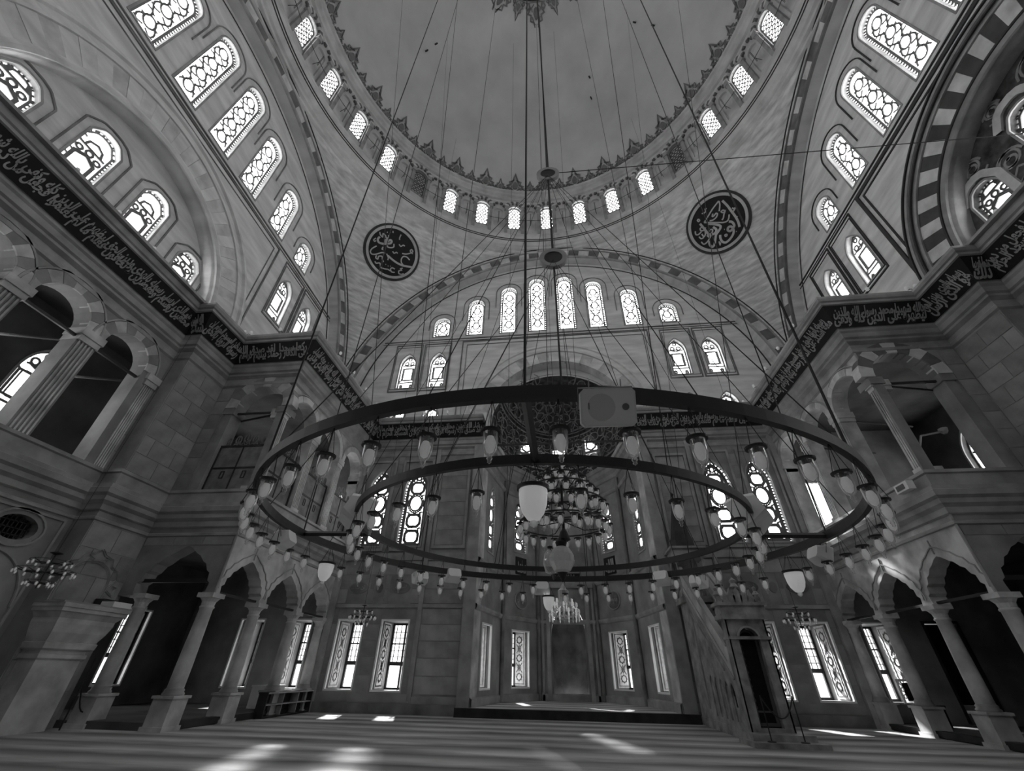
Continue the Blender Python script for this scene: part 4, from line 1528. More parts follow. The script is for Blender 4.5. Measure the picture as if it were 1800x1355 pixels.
    for yc in (-3.1, -1.0, 1.0, 3.1, 8.0, 11.0):
        window(1.3, 2.7, 'pointed', 'panel', T(sx * 16.6, yc, 7.3) @ RZ(90 if sx < 0 else -90))
    # ------------------------------------------------ side arm: pilaster, wall, gallery colonnade
    MSd = Matrix(((0, sx, 0, sx * 14.0), (1, 0, 0, 0), (0, 0, 1, 0), (0, 0, 0, 1)))
    mb = MB(MSd)
    gh = [arch_pts(c, 5.98, 1.52, 4.4, 'round') for c in (-3.12, -1.03, 1.03, 3.12)]
    ov = [ell(c, 4.22, 0.48, 0.30, 20) for c in (-3.4, 3.4)]
    mb.panel([(-4.56, 0), (4.56, 0), (4.56, 12.6), (-4.56, 12.6)], gh + ov, 0, 0.55)
    sw = mb.build('wall_%s' % side, M['stone'], kind='structure')
    for c in (-3.12, -1.03, 1.03, 3.12):
        voussoirs(sw, c, 5.98 + 4.4 - 0.76, 0.76, 1.12, -0.05, 0.3, 0.0, pi, 9, [M['stone2'], M['stone']], MSd)
    hb = MB(MSd)
    for c in (-3.12, -1.03, 1.03, 3.12):
        hb.arcsweep([(1.13, -0.01), (1.14, -0.07), (1.19, -0.07), (1.20, 0.0)], c, 9.62, 0, pi, 18)
        hb.arcsweep([(1.15, -0.01), (1.16, -0.06), (1.20, -0.06), (1.22, 0.0)], c, 2.5, 0, pi, 18)
    for c in (-3.4, 3.4):
        hb.ribbon(ell(c, 4.22, 0.62, 0.44, 20), 0.05, -0.05, 0, True)
        hb.ribbon([(c - 0.95, 0.3), (c + 0.95, 0.3), (c + 0.95, 4.65), (c - 0.95, 4.65)], 0.06, -0.05, 0.0, True)
    hb.build('hood_line', M['mould'], sw)
    pm = MB(MSd)
    for yc in (-4.3, -2.07, 0, 2.07, 4.3):
        w = 0.5 if abs(yc) < 4 else 0.34
        pm.box(yc - w / 2 - 0.09, yc + w / 2 + 0.09, -0.12, 0.56, 9.38, 9.62)
        pm.box(yc - w / 2 - 0.05, yc + w / 2 + 0.05, -0.08, 0.56, 9.2, 9.38)
        for k in range(5):
            q = yc - w / 2 + w * (k + 0.5) / 5
            pm.box(q - 0.022, q + 0.022, -0.035, 0.0, 6.2, 9.2)
        pm.box(yc - w / 2 - 0.04, yc + w / 2 + 0.04, -0.06, 0.56, 5.98, 6.15)
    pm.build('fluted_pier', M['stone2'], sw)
    gr = MB(MSd)
    for c in (-3.4, 3.4):
        gr.prism(ell(c, 4.22, 0.5, 0.32, 20), 0.5, 0.53)
    gr.build('grille_backing', M['curtain'], sw)
    gr = MB(MSd)
    for c in (-3.4, 3.4):
        for k in range(-4, 5):
            hh = 0.30 * sqrt(max(0.05, 1 - (k / 5) ** 2))
            gr.box(c + k * 0.1 - 0.012, c + k * 0.1 + 0.012, 0.2, 0.23, 4.22 - hh, 4.22 + hh)
        for k in (-1, 0, 1):
            gr.box(c - 0.45, c + 0.45, 0.2, 0.23, 4.22 + k * 0.16 - 0.012, 4.22 + k * 0.16 + 0.012)
    gr.build('oval_grille', M['iron'], sw)
    mb = MB()
    a2, b2 = (14.02, 16.6) if sx > 0 else (-16.6, -14.02)
    mb.box(a2, b2, -6.5, Y0 + 0.05, 4.95, 5.25)
    mb.box(a2, b2, -6.5, Y0 + 0.05, 11.1, 11.3)
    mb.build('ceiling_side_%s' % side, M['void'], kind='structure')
    for i, yy in enumerate((-2.07, 0.0, 2.07, 4.2)):
        ti = MB(MSd)
        ti.box(yy - (2.0 if i else 2.0), yy, 0.1, 0.17, 9.3, 9.38)
        ti.build('iron_tie_bar', M['iron'], sw)
        ti = MB()
        ti.tube([(sx * 14.2, yy, 9.34), (sx * 16.5, yy - 0.6, 9.34)], 0.045, 5)
        ti.build('iron_tie_bar', M['iron'], sw)
    # pilasters either side of the arm, plus plain rear block
    for yy in (1, -1):
        mb = MB()
        y0_, y1_ = sorted((yy * 4.56, yy * 6.5))
        x0_, x1_ = sorted((sx * 13.36, sx * 14.3))
        mb.box(x0_, x1_, y0_, y1_, 0, 12.5)
        mb.build('trim_pilaster_%s' % side, M['stone'], kind='structure')
    mb = MB()
    x0_, x1_ = sorted((sx * 10.261, sx * 16.6))
    mb.box(x0_, x1_, -13.3, -6.395, 0, 12.5)
    mb.build('wall_rear_block_%s' % side, M['stone'], kind='structure')
    # vertical roll at the free corner
    mb = MB()
    mb.tube([(sx * XG, Y0, 3.1), (sx * XG, Y0, 10.6)], 0.035, 6)
    mb.build('trim_corner_roll_%s' % side, M['mould'], kind='structure')
mb = MB()
mb.add([(-13, -13.3, 0), (13, -13.3, 0), (13, -13.3, 12.5), (-13, -13.3, 12.5)], [(0, 1, 2, 3)])
mb.build('wall_rear', M['stone'], kind='structure')
# ledges closing the cornice top back to the tympana
mb = MB()
for sg in (-1, 1):
    mb.box(min(sg * 12.9, sg * 16.6), max(sg * 12.9, sg * 16.6), -13.3, 13.3, 12.46, 12.56)
mb.box(-16.6, 16.6, -16, -12.9, 12.46, 12.56)
mb.build('trim_ledge', M['mould'], kind='structure')
# gallery string course and parapet
half_l = [(-10.26, 13.3), (-10.26, 6.395), (-13.36, 6.395), (-13.36, 4.56), (-14.0, 4.56), (-14.0, -4.56), (-13.36, -4.56), (-13.36, -6.395), (-10.26, -6.395), (-10.26, -13.3)]
GP = half_l + [(-x, y) for x, y in reversed(half_l)]
mb = MB()
mb.sweep(GP, [(0, 4.74), (0.05, 4.76), (0.05, 4.82), (0.0, 4.86)])
mb.sweep(GP, [(0, 5.0), (0.08, 5.03), (0.10, 5.18), (0.22, 5.26), (0.24, 5.38), (0.34, 5.44), (0.36, 5.58), (0.30, 5.62), (0.30, 5.72), (0.10, 5.76), (0.08, 5.80), (0.08, 6.12), (0.14, 6.15), (0.14, 6.24), (0, 6.26)])
mb.build('trim_gallery_course', M['mould'], kind='structure')

STROKES_L = [[(-0.61,-0.09),(-0.71,-0.25),(-0.73,-0.38),(-0.66,-0.45),(-0.55,-0.41),(-0.46,-0.33),(-0.34,-0.21),(-0.23,-0.17)],[(-0.17,-0.16),(-0.06,-0.26),(-0.04,-0.36)],[(-0.11,-0.2),(0.05,-0.24),(0.24,-0.27),(0.44,-0.27),(0.63,-0.23),(0.89,-0.13)],[(0.7,0.07),(0.57,0.12),(0.44,0.08),(0.4,-0.04),(0.45,-0.17),(0.56,-0.23)],[(0.34,0.15),(0.48,0.21),(0.61,0.32),(0.68,0.43),(0.61,0.48),(0.58,0.4),(0.71,0.35)],[(0.02,0.78),(0.02,0.64),(0.05,0.57)],[(0.1,0.41),(0.19,0.37),(0.25,0.46),(0.32,0.46)],[(-0.01,0.04),(0.07,0.0),(0.13,0.08),(0.19,0.06)],[(-0.75,0.16),(-0.79,0.06),(-0.74,0.03),(-0.71,0.08)],[(-0.39,0.0),(-0.39,-0.09),(-0.35,-0.08)],[(-0.71,0.44),(-0.65,0.36),(-0.55,0.33),(-0.58,0.45),(-0.47,0.43),(-0.42,0.37),(-0.35,0.42),(-0.38,0.51)],[(-0.3,0.74),(-0.27,0.67)],[(-0.64,0.28),(-0.67,0.17),(-0.6,0.08),(-0.45,0.1),(-0.32,0.18),(-0.2,0.27),(-0.19,0.36),(-0.25,0.38),(-0.32,0.29),(-0.4,0.22),(-0.4,0.29),(-0.34,0.34)],[(-0.27,0.14),(-0.23,0.09),(-0.12,0.13),(-0.04,0.21),(-0.08,0.32)],[(-0.44,-0.64),(-0.37,-0.68),(-0.27,-0.61),(-0.21,-0.66),(-0.16,-0.74),(-0.03,-0.72),(0.1,-0.67)],[(0.33,-0.53),(0.22,-0.54),(0.19,-0.62),(0.27,-0.69),(0.38,-0.65)],[(0.1,-0.67),(0.21,-0.68)],[(0.59,-0.35),(0.52,-0.41),(0.58,-0.44),(0.5,-0.51),(0.54,-0.61),(0.65,-0.58),(0.7,-0.52)],[(-0.47,-0.41),(-0.47,-0.5),(-0.38,-0.51),(-0.39,-0.4),(-0.28,-0.34),(-0.22,-0.44),(-0.15,-0.5)],[(0.05,-0.56),(0.07,-0.55)],[(0.13,-0.52),(0.15,-0.51)],[(-0.05,-0.55),(-0.03,-0.54)],[(-0.48,0.58),(-0.45,0.58)],[(-0.37,0.63),(-0.35,0.62)]]
STROKES_R = [[(0.4,0.61),(0.12,0.52),(-0.11,0.41),(-0.34,0.3)],[(-0.34,0.3),(-0.17,0.16),(0.05,-0.03),(0.16,-0.12),(0.28,-0.16),(0.37,-0.1),(0.43,-0.01)],[(-0.25,0.17),(-0.09,0.01),(0.02,-0.14),(-0.01,-0.22),(-0.13,-0.28),(-0.24,-0.33),(-0.33,-0.45),(-0.44,-0.58),(-0.55,-0.61),(-0.57,-0.47),(-0.52,-0.37)],[(0.49,0.54),(0.53,0.29),(0.54,0.03),(0.55,-0.21),(0.53,-0.43),(0.48,-0.59)],[(0.4,0.6),(0.36,0.47),(0.24,0.3)],[(0.04,0.37),(-0.02,0.31),(0.02,0.28),(0.12,0.31),(0.15,0.26),(0.07,0.19),(-0.06,0.18),(-0.16,0.23)],[(0.4,0.17),(0.35,0.25),(0.28,0.24),(0.32,0.17),(0.39,0.18),(0.3,0.1),(0.24,0.02),(0.16,-0.02)],[(0.31,-0.21),(0.38,-0.29),(0.38,-0.43),(0.31,-0.49),(0.19,-0.52),(0.14,-0.44),(0.2,-0.37),(0.28,-0.4),(0.3,-0.51),(0.24,-0.64),(0.12,-0.72),(-0.0,-0.76),(-0.12,-0.76),(-0.19,-0.66),(-0.18,-0.52),(-0.13,-0.42)],[(-0.47,0.36),(-0.45,0.2),(-0.43,-0.06),(-0.41,-0.19),(-0.32,-0.24),(-0.22,-0.25),(-0.14,-0.18),(-0.18,-0.03)],[(-0.38,0.12),(-0.47,0.08),(-0.56,0.12),(-0.55,0.21),(-0.46,0.21)],[(-0.73,0.24),(-0.77,0.13),(-0.7,0.07),(-0.57,0.09)],[(-0.6,0.01),(-0.59,-0.12),(-0.5,-0.07),(-0.46,0.02)],[(-0.72,-0.01),(-0.7,-0.12),(-0.6,-0.14)],[(-0.35,-0.08),(-0.29,-0.05),(-0.24,-0.1),(-0.3,-0.17),(-0.4,-0.16),(-0.48,-0.16),(-0.45,-0.25),(-0.38,-0.24)],[(-0.4,-0.25),(-0.51,-0.32),(-0.64,-0.36),(-0.73,-0.34),(-0.75,-0.22)],[(-0.03,0.66),(-0.08,0.68),(-0.11,0.6),(-0.2,0.59),(-0.24,0.63)],[(-0.43,0.54),(-0.48,0.52),(-0.47,0.46),(-0.42,0.47),(-0.43,0.54)],[(0.62,0.12),(0.63,0.06),(0.72,0.06)],[(0.72,0.06),(0.58,-0.01)],[(-0.27,-0.59),(-0.3,-0.71),(-0.25,-0.65)],[(0.05,-0.53),(-0.01,-0.52),(-0.02,-0.58),(0.03,-0.58),(0.05,-0.53)],[(0.06,-0.34),(0.08,-0.35)],[(0.33,-0.65),(0.34,-0.67)],[(0.59,-0.24),(0.6,-0.26)]]

# ------------------------------------------------------------------ calligraphy roundels
def roundel(center, n, strokes, label):
    n = Vector(n).normalized()
    up = Vector((0, 0, 1)) - n * n.z
    up.normalize()
    rt = up.cross(n)
    B = Matrix((rt, -n, up)).transposed().to_4x4()
    B.translation = Vector(center)
    e = empty('calligraphy_roundel', B)
    props(e, label, 'roundel')
    R = 1.75
    mb = MB()
    mb.prism(ell(0, 0, R * 0.90, R * 0.90, 56), 0.0, 0.08)
    mb.build('black_ground', M['disc'], e)
    mb = MB()
    mb.arcsweep([(R * 0.86, 0.0), (R * 0.86, -0.06), (R * 0.95, -0.08), (R * 0.95, 0.1)], 0, 0, 0, 2 * pi, 64)
    mb.build('gilded_rim', M['gold'], e)
    mb = MB()
    mb.arcsweep([(R * 0.95, -0.02), (R * 1.03, -0.04), (R * 1.05, 0.1)], 0, 0, 0, 2 * pi, 64)
    mb.build('dark_rim', M['line'], e)
    mb = MB()
    for i, st in enumerate(strokes):
        pts = [(x * R * 0.96, z * R * 0.96) for x, z in st]
        ln = sum(math.dist(a, b) for a, b in zip(pts, pts[1:]))
        w = 0.125 if ln > 1.7 else (0.075 if ln > 0.5 else 0.07)
        if len(pts) > 2:
            q = []
            for j in range(len(pts) - 1):
                p0, p1, p2, p3 = pts[max(j - 1, 0)], pts[j], pts[j + 1], pts[min(j + 2, len(pts) - 1)]
                for t in (0, 0.33, 0.66):
                    q.append(tuple(0.5 * ((2 * p1[c]) + (-p0[c] + p2[c]) * t + (2 * p0[c] - 5 * p1[c] + 4 * p2[c] - p3[c]) * t * t + (-p0[c] + 3 * p1[c] - 3 * p2[c] + p3[c]) * t ** 3) for c in (0, 1)))
            pts = q + [pts[-1]]
        mb.ribbon(pts, w, -0.025, 0.01)
    mb.build('lettering', M['gold'], e)


roundel((-10.096, 10.125, 23.645), (0.5659, -0.5675, -0.5981), STROKES_L, 'black calligraphy roundel with gilded rim on the left pendentive')
roundel((10.150, 10.035, 23.679), (-0.5689, -0.5625, -0.60), STROKES_R, 'black calligraphy roundel with gilded rim on the right pendentive')

# ------------------------------------------------------------------ the ring chandelier
CX, CY, CZ, TA, TB = -0.333, 0.0, 2.913, -0.018, 0.016
RO, RI = 3.60, 2.53


def on_ring(az, r, dz=0.0):
    a = radians(az)
    x, y = r * sin(a), r * cos(a)
    return Vector((CX + x, CY + y, CZ + TA * x + TB * y + dz))


tilt = Matrix(((1, 0, 0, 0), (0, 1, 0, 0), (TA, TB, 1, 0), (0, 0, 0, 1)))
rg = empty('ring_chandelier', loc=(CX, CY, CZ))
props(rg, 'huge double iron ring chandelier hung low across the hall', 'chandelier')
for r, nm, w, h in ((RO, 'outer_ring', 0.055, 0.10), (RI, 'inner_ring', 0.05, 0.085)):
    mb = MB(tilt)
    mb.lathe([(r - w / 2, -h / 2), (r + w / 2, -h / 2), (r + w / 2, h / 2), (r - w / 2, h / 2), (r - w / 2, -h / 2)], n=120)
    mb.build(nm, M['iron'], rg)
for az in (0, 90, 180, 270):
    a = radians(az)
    mb = MB(tilt)
    mb.tube([(RI * sin(a), RI * cos(a), 0), (RO * sin(a), RO * cos(a), 0)], 0.035, 4)
    mb.build('radial_bar', M['iron'], rg)
C0 = Vector((CX, CY, CZ))
for az in (0, 45, 90, 135, 180, 225, 270, 315):
    lo = on_ring(az, RO, 0.04) - C0
    a = radians(az)
    ru = 4.3
    hi = Vector((ru * sin(a), ru * cos(a), DZ + sqrt(DR * DR - ru * ru))) - C0
    MB().tube([lo, hi], 0.011, 4).build('suspension_cable', M['wire'], rg)
node1, node2 = Vector((0, 0, 12.3)) - C0, Vector((0, 0, 8.8)) - C0
for az in range(0, 360, 30):
    MB().tube([on_ring(az + 11, RO, 0.04) - C0, node1], 0.006, 4).build('suspension_cable', M['wire'], rg)
for az in range(0, 360, 45):
    MB().tube([on_ring(az + 20, RI, 0.04) - C0, node2], 0.006, 4).build('suspension_cable', M['wire'], rg)
for az, ru, zz in ((15, 5, 0), (-20, 5.5, 0), (60, 7.5, 0), (-62, 7.5, 0), (-150, 6.0, 0), (152, 6.0, 0), (100, 8.2, 0), (-100, 8.2, 0)):
    a = radians(az)
    hi = Vector((ru * sin(a), ru * cos(a), DZ + sqrt(DR * DR - ru * ru))) - C0
    MB().tube([on_ring(az, RI, 0.04) - C0, hi], 0.006, 4).build('suspension_cable', M['wire'], rg)

# main rope from the crown of the dome with its two pulleys
mr = empty('pulley_rope', loc=(0, 0, 12.3))
props(mr, 'thick dark rope with round pulleys hanging from the crown of the dome', 'rope')
MB().tube([(0, 0, 0.3), (0.05, 0, 12), (0, 0, 30.9)], 0.045, 6).build('rope', M['wire'], mr)
MB().tube([(0, 0, -0.3), (0, 0, -3.2)], 0.03, 6).build('lower_rope', M['wire'], mr)
MB().tube([(0, 0, -3.7), (0, 0, -8.35)], 0.02, 6).build('chain', M['wire'], mr)
for z in (0, -3.5):
    mb = MB()
    mb.arcsweep([(0.20, -0.05), (0.30, -0.05), (0.30, 0.05), (0.20, 0.05), (0.20, -0.05)], 0, z, 0, 2 * pi, 20)
    pl_ = mb.build('pulley', M['mould'], mr)
    mb = MB()
    mb.prism(ell(0, z, 0.2, 0.2, 14), -0.03, 0.03)
    mb.build('sheave', M['darkwood'], pl_)
wr = MB()
wr.tube([(0.2, 0, 12.35), (13.2, 1.07, 13.92)], 0.012, 4)
props(wr.build('guy_wire', M['wire']), 'thin level wire running from the upper pulley to the right wall', 'wire')

# ------------------------------------------------------------------ glass oil lamps
def lamp_parts(s=1.0, chain=0.235):
    g = MB()
    g.lathe([(0.050 * s, 0), (0.047 * s, -0.03 * s), (0.048 * s, -0.08 * s), (0.043 * s, -0.12 * s), (0.030 * s, -0.155 * s), (0.012 * s, -0.172 * s), (0.019 * s, -0.186 * s), (0.011 * s, -0.199 * s), (0.014 * s, -0.210 * s), (0.0, -0.222 * s)], n=14)
    b = MB()
    b.lathe([(0.0, -0.030 * s), (0.022 * s, -0.038 * s), (0.034 * s, -0.075 * s), (0.034 * s, -0.105 * s), (0.024 * s, -0.138 * s), (0.0, -0.155 * s)], n=10)
    r = MB()
    r.lathe([(0.048 * s, -0.012 * s), (0.066 * s, -0.010 * s), (0.068 * s, 0.004 * s), (0.048 * s, 0.010 * s), (0.048 * s, -0.012 * s)], n=18)
    r.box(-0.050 * s, 0.050 * s, -0.006 * s, 0.006 * s, -0.004 * s, 0.004 * s)
    r.lathe([(0.0, 0.012 * s), (0.018 * s, 0.010 * s), (0.018 * s, -0.035 * s), (0.0, -0.038 * s)], n=8)
    c = MB()
    for k in range(3):
        a = 2 * pi * k / 3 + 0.5
        c.tube([(0.058 * s * cos(a), 0.058 * s * sin(a), 0), (0, 0, chain)], 0.0028, 4)
    return (g.mesh('glass', M['glass'], True), b.mesh('bulb', M['bulb'], True), r.mesh('rim', M['iron']), c.mesh('chains', M['wire']))


LP = lamp_parts()


def oil_lamp(p, label, group, parts=LP, name='oil_lamp', cat='lamp'):
    e = empty(name, loc=p)
    e.rotation_euler[2] = (p[0] * 7.3 + p[1] * 3.1) % 1.5
    props(e, label, cat, group)
    for me, nm in zip(parts, ('glass', 'bulb', 'rim', 'chains')):
        place(me, nm, e)
    return e


HANG = 0.275
for k in range(52):
    az = 180 + 3.46 + 6.923 * k
    d = (az - 172.9) % 360
    if any(abs((az - g + 180) % 360 - 180) < 3.5 for g in (-78, 75, -3)):
        continue
    if d < 180:
        lab = 'clear glass oil lamp on the outer ring, %s left of the near loudspeaker' % ORD[int(d // 6.923)]
    else:
        lab = 'clear glass oil lamp on the outer ring, %s right of the near loudspeaker' % ORD[min(26, int((360 - d) // 6.923))]
    oil_lamp(on_ring(az, RO, -HANG), lab, 'oil lamps around the outer ring')
for k in range(1, 36):
    az = -178.4 + 10.0 * k
    if abs((az + 180) % 360 - 180) < 3:
        continue
    if k <= 18:
        lab = 'small glass oil lamp on the inner ring, %s left of the big frosted bowl' % ORD[k - 1]
    else:
        lab = 'small glass oil lamp on the inner ring, %s right of the big frosted bowl' % ORD[35 - k]
    oil_lamp(on_ring(az, RI, -HANG), lab, 'oil lamps around the inner ring')

# large frosted bowls
def frosted(p, label, s=1.0):
    e = empty('frosted_lamp', loc=p)
    props(e, label, 'lamp')
    g = MB()
    g.lathe([(0.125 * s, 0), (0.127 * s, -0.05 * s), (0.118 * s, -0.15 * s), (0.095 * s, -0.22 * s), (0.055 * s, -0.275 * s), (0.024 * s, -0.29 * s)], n=24)
    g.build('frosted_bowl', M['white_glass'], e, smooth=True)
    g = MB()
    g.lathe([(0.024 * s, -0.288 * s), (0.036 * s, -0.305 * s), (0.030 * s, -0.328 * s), (0.0, -0.345 * s)], n=12)
    g.build('glass_knob', M['frost'], e, smooth=True)
    g = MB()
    g.lathe([(0.118 * s, -0.02 * s), (0.142 * s, -0.018 * s), (0.145 * s, 0.012 * s), (0.118 * s, 0.018 * s), (0.118 * s, -0.02 * s)], n=28)
    g.build('rim', M['iron'], e)
    g = MB()
    for k in range(6):
        a = 2 * pi * k / 6
        g.tube([(0.13 * s * cos(a), 0.13 * s * sin(a), 0), (0, 0, HANG)], 0.003, 4)
    g.build('chains', M['wire'], e)


M['white_glass'] = mat('opal_glass', 0.85, 0.35, 0.05, 3.0)
_p = M['white_glass'].node_tree.nodes['Principled BSDF']
_p.inputs['Emission Color'].default_value = (1, 1, 1, 1)
_p.inputs['Emission Strength'].default_value = 0.09
M['white_glass'].cycles.emission_sampling = 'NONE'
frosted(on_ring(-179.5, RI, -0.26), 'large frosted white glass bowl hanging from the near side of the inner ring', 0.95)
frosted(on_ring(-78, RO, -0.27), 'frosted glass bowl under the left end of the outer ring', 0.9)
frosted(on_ring(75, RO, -0.27), 'frosted glass bowl under the right end of the outer ring', 0.95)
frosted(on_ring(-2, RO, -0.33), 'frosted glass bowl under the far side of the outer ring, left of crystal chandelier', 0.9)

# loudspeakers on the rings
def speaker(az, r, label, face=None, s=1.0, dz=-0.17, tiltx=-22):
    p = on_ring(az, r, dz)
    face = az if face is None else face
    B = T(*p) @ RZ(-face) @ Matrix.Rotation(radians(180), 4, 'Z') @ Matrix.Rotation(radians(-tiltx), 4, 'X')
    e = empty('loudspeaker', B)
    props(e, label, 'loudspeaker', 'white loudspeakers on the ring chandelier')
    w, h, d = 0.165 * s, 0.115 * s, 0.10 * s
    def rr(w, h, c):
        return [(-w + c, -h), (w - c, -h), (w, -h + c), (w, h - c), (w - c, h), (-w + c, h), (-w, h - c), (-w, -h + c)]
    mb = MB()
    A, Bk = rr(w, h, 0.022 * s), rr(w * 0.80, h * 0.72, 0.03 * s)
    mb.add([(x, -d, z) for x, z in A] + [(x, -d * 0.2, z) for x, z in A] + [(x, d, z) for x, z in Bk],
           [tuple(8 + i for i in ()) or (i, (i + 1) % 8, 8 + (i + 1) % 8, 8 + i) for i in range(8)] + [(8 + i, 8 + (i + 1) % 8, 16 + (i + 1) % 8, 16 + i) for i in range(8)] + [tuple(range(7, -1, -1)), tuple(range(16, 24))])
    mb.build('cabinet', M['white'], e)
    mb = MB()
    mb.prism(rr(w * 0.93, h * 0.9, 0.02 * s), -d - 0.004, -d)
    gl = mb.build('grille', M['speaker_front'], e)
    mb = MB()
    mb.prism(ell(-w * 0.25, 0, h * 0.72, h * 0.72, 28), -d - 0.007, -d - 0.004)
    mb.build('woofer', M['grill'], gl)
    mb = MB()
    mb.prism(ell(w * 0.62, 0, h * 0.18, h * 0.18, 16), -d - 0.007, -d - 0.004)
    mb.prism([(-w * 0.72, -h * 0.1), (-w * 0.68, -h * 0.1), (-w * 0.68, h * 0.25), (-w * 0.72, h * 0.25)], -d - 0.008, -d - 0.004)
    mb.build('tweeter', M['vd'], gl)
    mb = MB()
    mb.tube([(-w * 0.6, 0, h), (-w * 0.6, 0, h + 0.07)], 0.004, 5)
    mb.tube([(w * 0.6, 0, h), (w * 0.6, 0, h + 0.07)], 0.004, 5)
    mb.tube([(-w * 1.02, 0, 0), (-w * 1.02, 0, h + 0.02), (w * 1.02, 0, h + 0.02), (w * 1.02, 0, 0)], 0.006, 5)
    mb.build('bracket', M['mould'], e)


M['speaker_front'] = mat('pale_speaker_front', 0.92, 0.6, 0.03)
speaker(172.0, RO + 0.06, 'big white loudspeaker on the near edge of the outer ring', 178, 1.0, -0.15, -26)
speaker(-45, RO, 'small white loudspeaker far left on the outer ring', None, 0.9)
speaker(-34, RO, 'white loudspeaker left of the crystal chandelier, facing away', None, 1.0, -0.05)
speaker(35, RO, 'white loudspeaker right of the crystal chandelier, facing away', None, 1.0, -0.05)
speaker(46, RO, 'small white loudspeaker far right on the outer ring near the pulpit', None, 0.9)
speaker(-4, RO, 'white loudspeaker in the middle of the far side of the outer ring', None, 0.95)
speaker(-96, RO, 'white loudspeaker at the left bend of the outer ring', None, 0.9)
speaker(85, RO, 'white loudspeaker at the right bend of the outer ring', None, 0.9)
speaker(-112, RI, 'pale loudspeaker inside the left bend of the inner ring', 60, 1.6, 0.02)
speaker(110, RI, 'pale loudspeaker inside the right bend of the inner ring', -60, 1.6, 0.02)

# ------------------------------------------------------------------ central chandelier
cc = empty('central_chandelier', loc=(-0.1, 0.0, 2.74))
props(cc, 'tiered chandelier crowded with small glass lamps in the middle of the rings', 'chandelier')
CL = lamp_parts(0.86, 0.06)
mb = MB()
mb.tube([(0, 0, 0.12), (0, 0, 1.25)], 0.02, 8)
mb.lathe([(0.0, 0.05), (0.09, 0.1), (0.05, 0.2), (0.02, 0.25)], n=12)
mb.build('stem', M['iron'], cc)
for r, z, n in ((0.62, 0.30, 22), (0.60, 0.58, 20), (0.50, 0.78, 16), (0.36, 0.96, 12), (0.22, 1.10, 8), (0.10, 1.24, 4), (0.34, 0.50, 10)):
    mb = MB()
    mb.lathe([(r - 0.008, z), (r + 0.008, z), (r + 0.008, z + 0.016), (r - 0.008, z + 0.016), (r - 0.008, z)], n=32)
    for k in range(4):
        a = pi / 2 * k + 0.4
        mb.tube([(0, 0, z + 0.05), (r * 0.5 * cos(a), r * 0.5 * sin(a), z - 0.04), (r * cos(a), r * sin(a), z + 0.008)], 0.008, 4)
    mb.build('tier_ring', M['iron'], cc)
    for k in range(n):
        a = 2 * pi * (k + 0.3 * (n % 3)) / n
        g = place(CL[0], 'lamp_glass', cc, T(r * cos(a), r * sin(a), z - 0.03))
        place(CL[1], 'bulb', g)
        place(CL[2], 'rim', g)
# glass ball under the chandelier
bl = empty('glass_ball', loc=(-0.145, -0.02, 2.40))
props(bl, 'faceted glass ball with dark cap and pointed foot below the central chandelier', 'ornament')
MB().lathe([(0.0, 0.0), (0.11, 0.045), (0.165, 0.14), (0.16, 0.24), (0.11, 0.32), (0.05, 0.35)], n=14).build('ball', M['frost'], bl)
MB().lathe([(0.0, -0.10), (0.05, -0.02), (0.07, 0.02), (0.0, 0.03)], n=12).build('pointed_foot', M['iron'], bl)
MB().lathe([(0.06, 0.34), (0.08, 0.40), (0.05, 0.45), (0.0, 0.46)], n=12).build('cap', M['iron'], bl)
mb = MB()
for k in range(60):
    t = math.acos(1 - 2 * (k + 0.5) / 60)
    ph = k * 2.4
    mb.lathe([(0.008, -0.001), (0.0, 0.008)], (0.163 * sin(t) * cos(ph), 0.163 * sin(t) * sin(ph), 0.185 + 0.155 * cos(t)), 5)
mb.build('crystal_studs', M['white'], bl)
bl2 = empty('glass_ball', loc=(-0.30, 0.12, 2.42))
props(bl2, 'plain clear glass egg hanging just left of the faceted glass ball', 'ornament')
MB().lathe([(0.0, 0.0), (0.07, 0.03), (0.10, 0.14), (0.08, 0.27), (0.03, 0.33)], n=14).build('egg', M['glass'], bl2, smooth=True)
MB().lathe([(0.03, 0.32), (0.04, 0.36), (0.0, 0.38)], n=10).build('cap', M['iron'], bl2)

# crystal chandelier before the apse
xc = empty('crystal_chandelier', loc=(-0.16, 9.0, 2.5))
props(xc, 'cut crystal chandelier with hanging prisms in front of the apse', 'chandelier')
MB().lathe([(0.02, 0.2), (0.12, 0.25), (0.05, 0.45), (0.10, 0.62), (0.16, 0.72), (0.17, 1.05), (0.10, 1.12), (0.02, 1.25), (0.012, 2.1)], n=14).build('glass_stem', M['crystal'], xc)
for r, z, n in ((0.46, 0.42, 20), (0.40, 0.60, 16), (0.26, 0.72, 10)):
    mb = MB()
    for k in range(n):
        a = 2 * pi * k / n
        mb.tube([(0.05 * cos(a), 0.05 * sin(a), z - 0.05), (r * 0.6 * cos(a), r * 0.6 * sin(a), z - 0.12), (r * cos(a), r * sin(a), z)], 0.010, 5)
    mb.build('glass_arms', M['crystal'], xc)
    for k in range(n):
        a = 2 * pi * k / n
        mb = MB()
        mb.lathe([(0.0, -0.26), (0.022, -0.20), (0.010, -0.15), (0.03, -0.08), (0.012, -0.02), (0.035, 0.0), (0.03, 0.09), (0.0, 0.11)], (r * cos(a), r * sin(a), z), 6)
        mb.build('prism_drop', M['crystal'] if k % 2 else M['white_glass'], xc)
MB().tube([(0, 0, 2.1), (0, 0, 37.0)], 0.008, 4).build('cord', M['wire'], xc)

# small tiered chandeliers
SL = lamp_parts(0.62, 0.03)


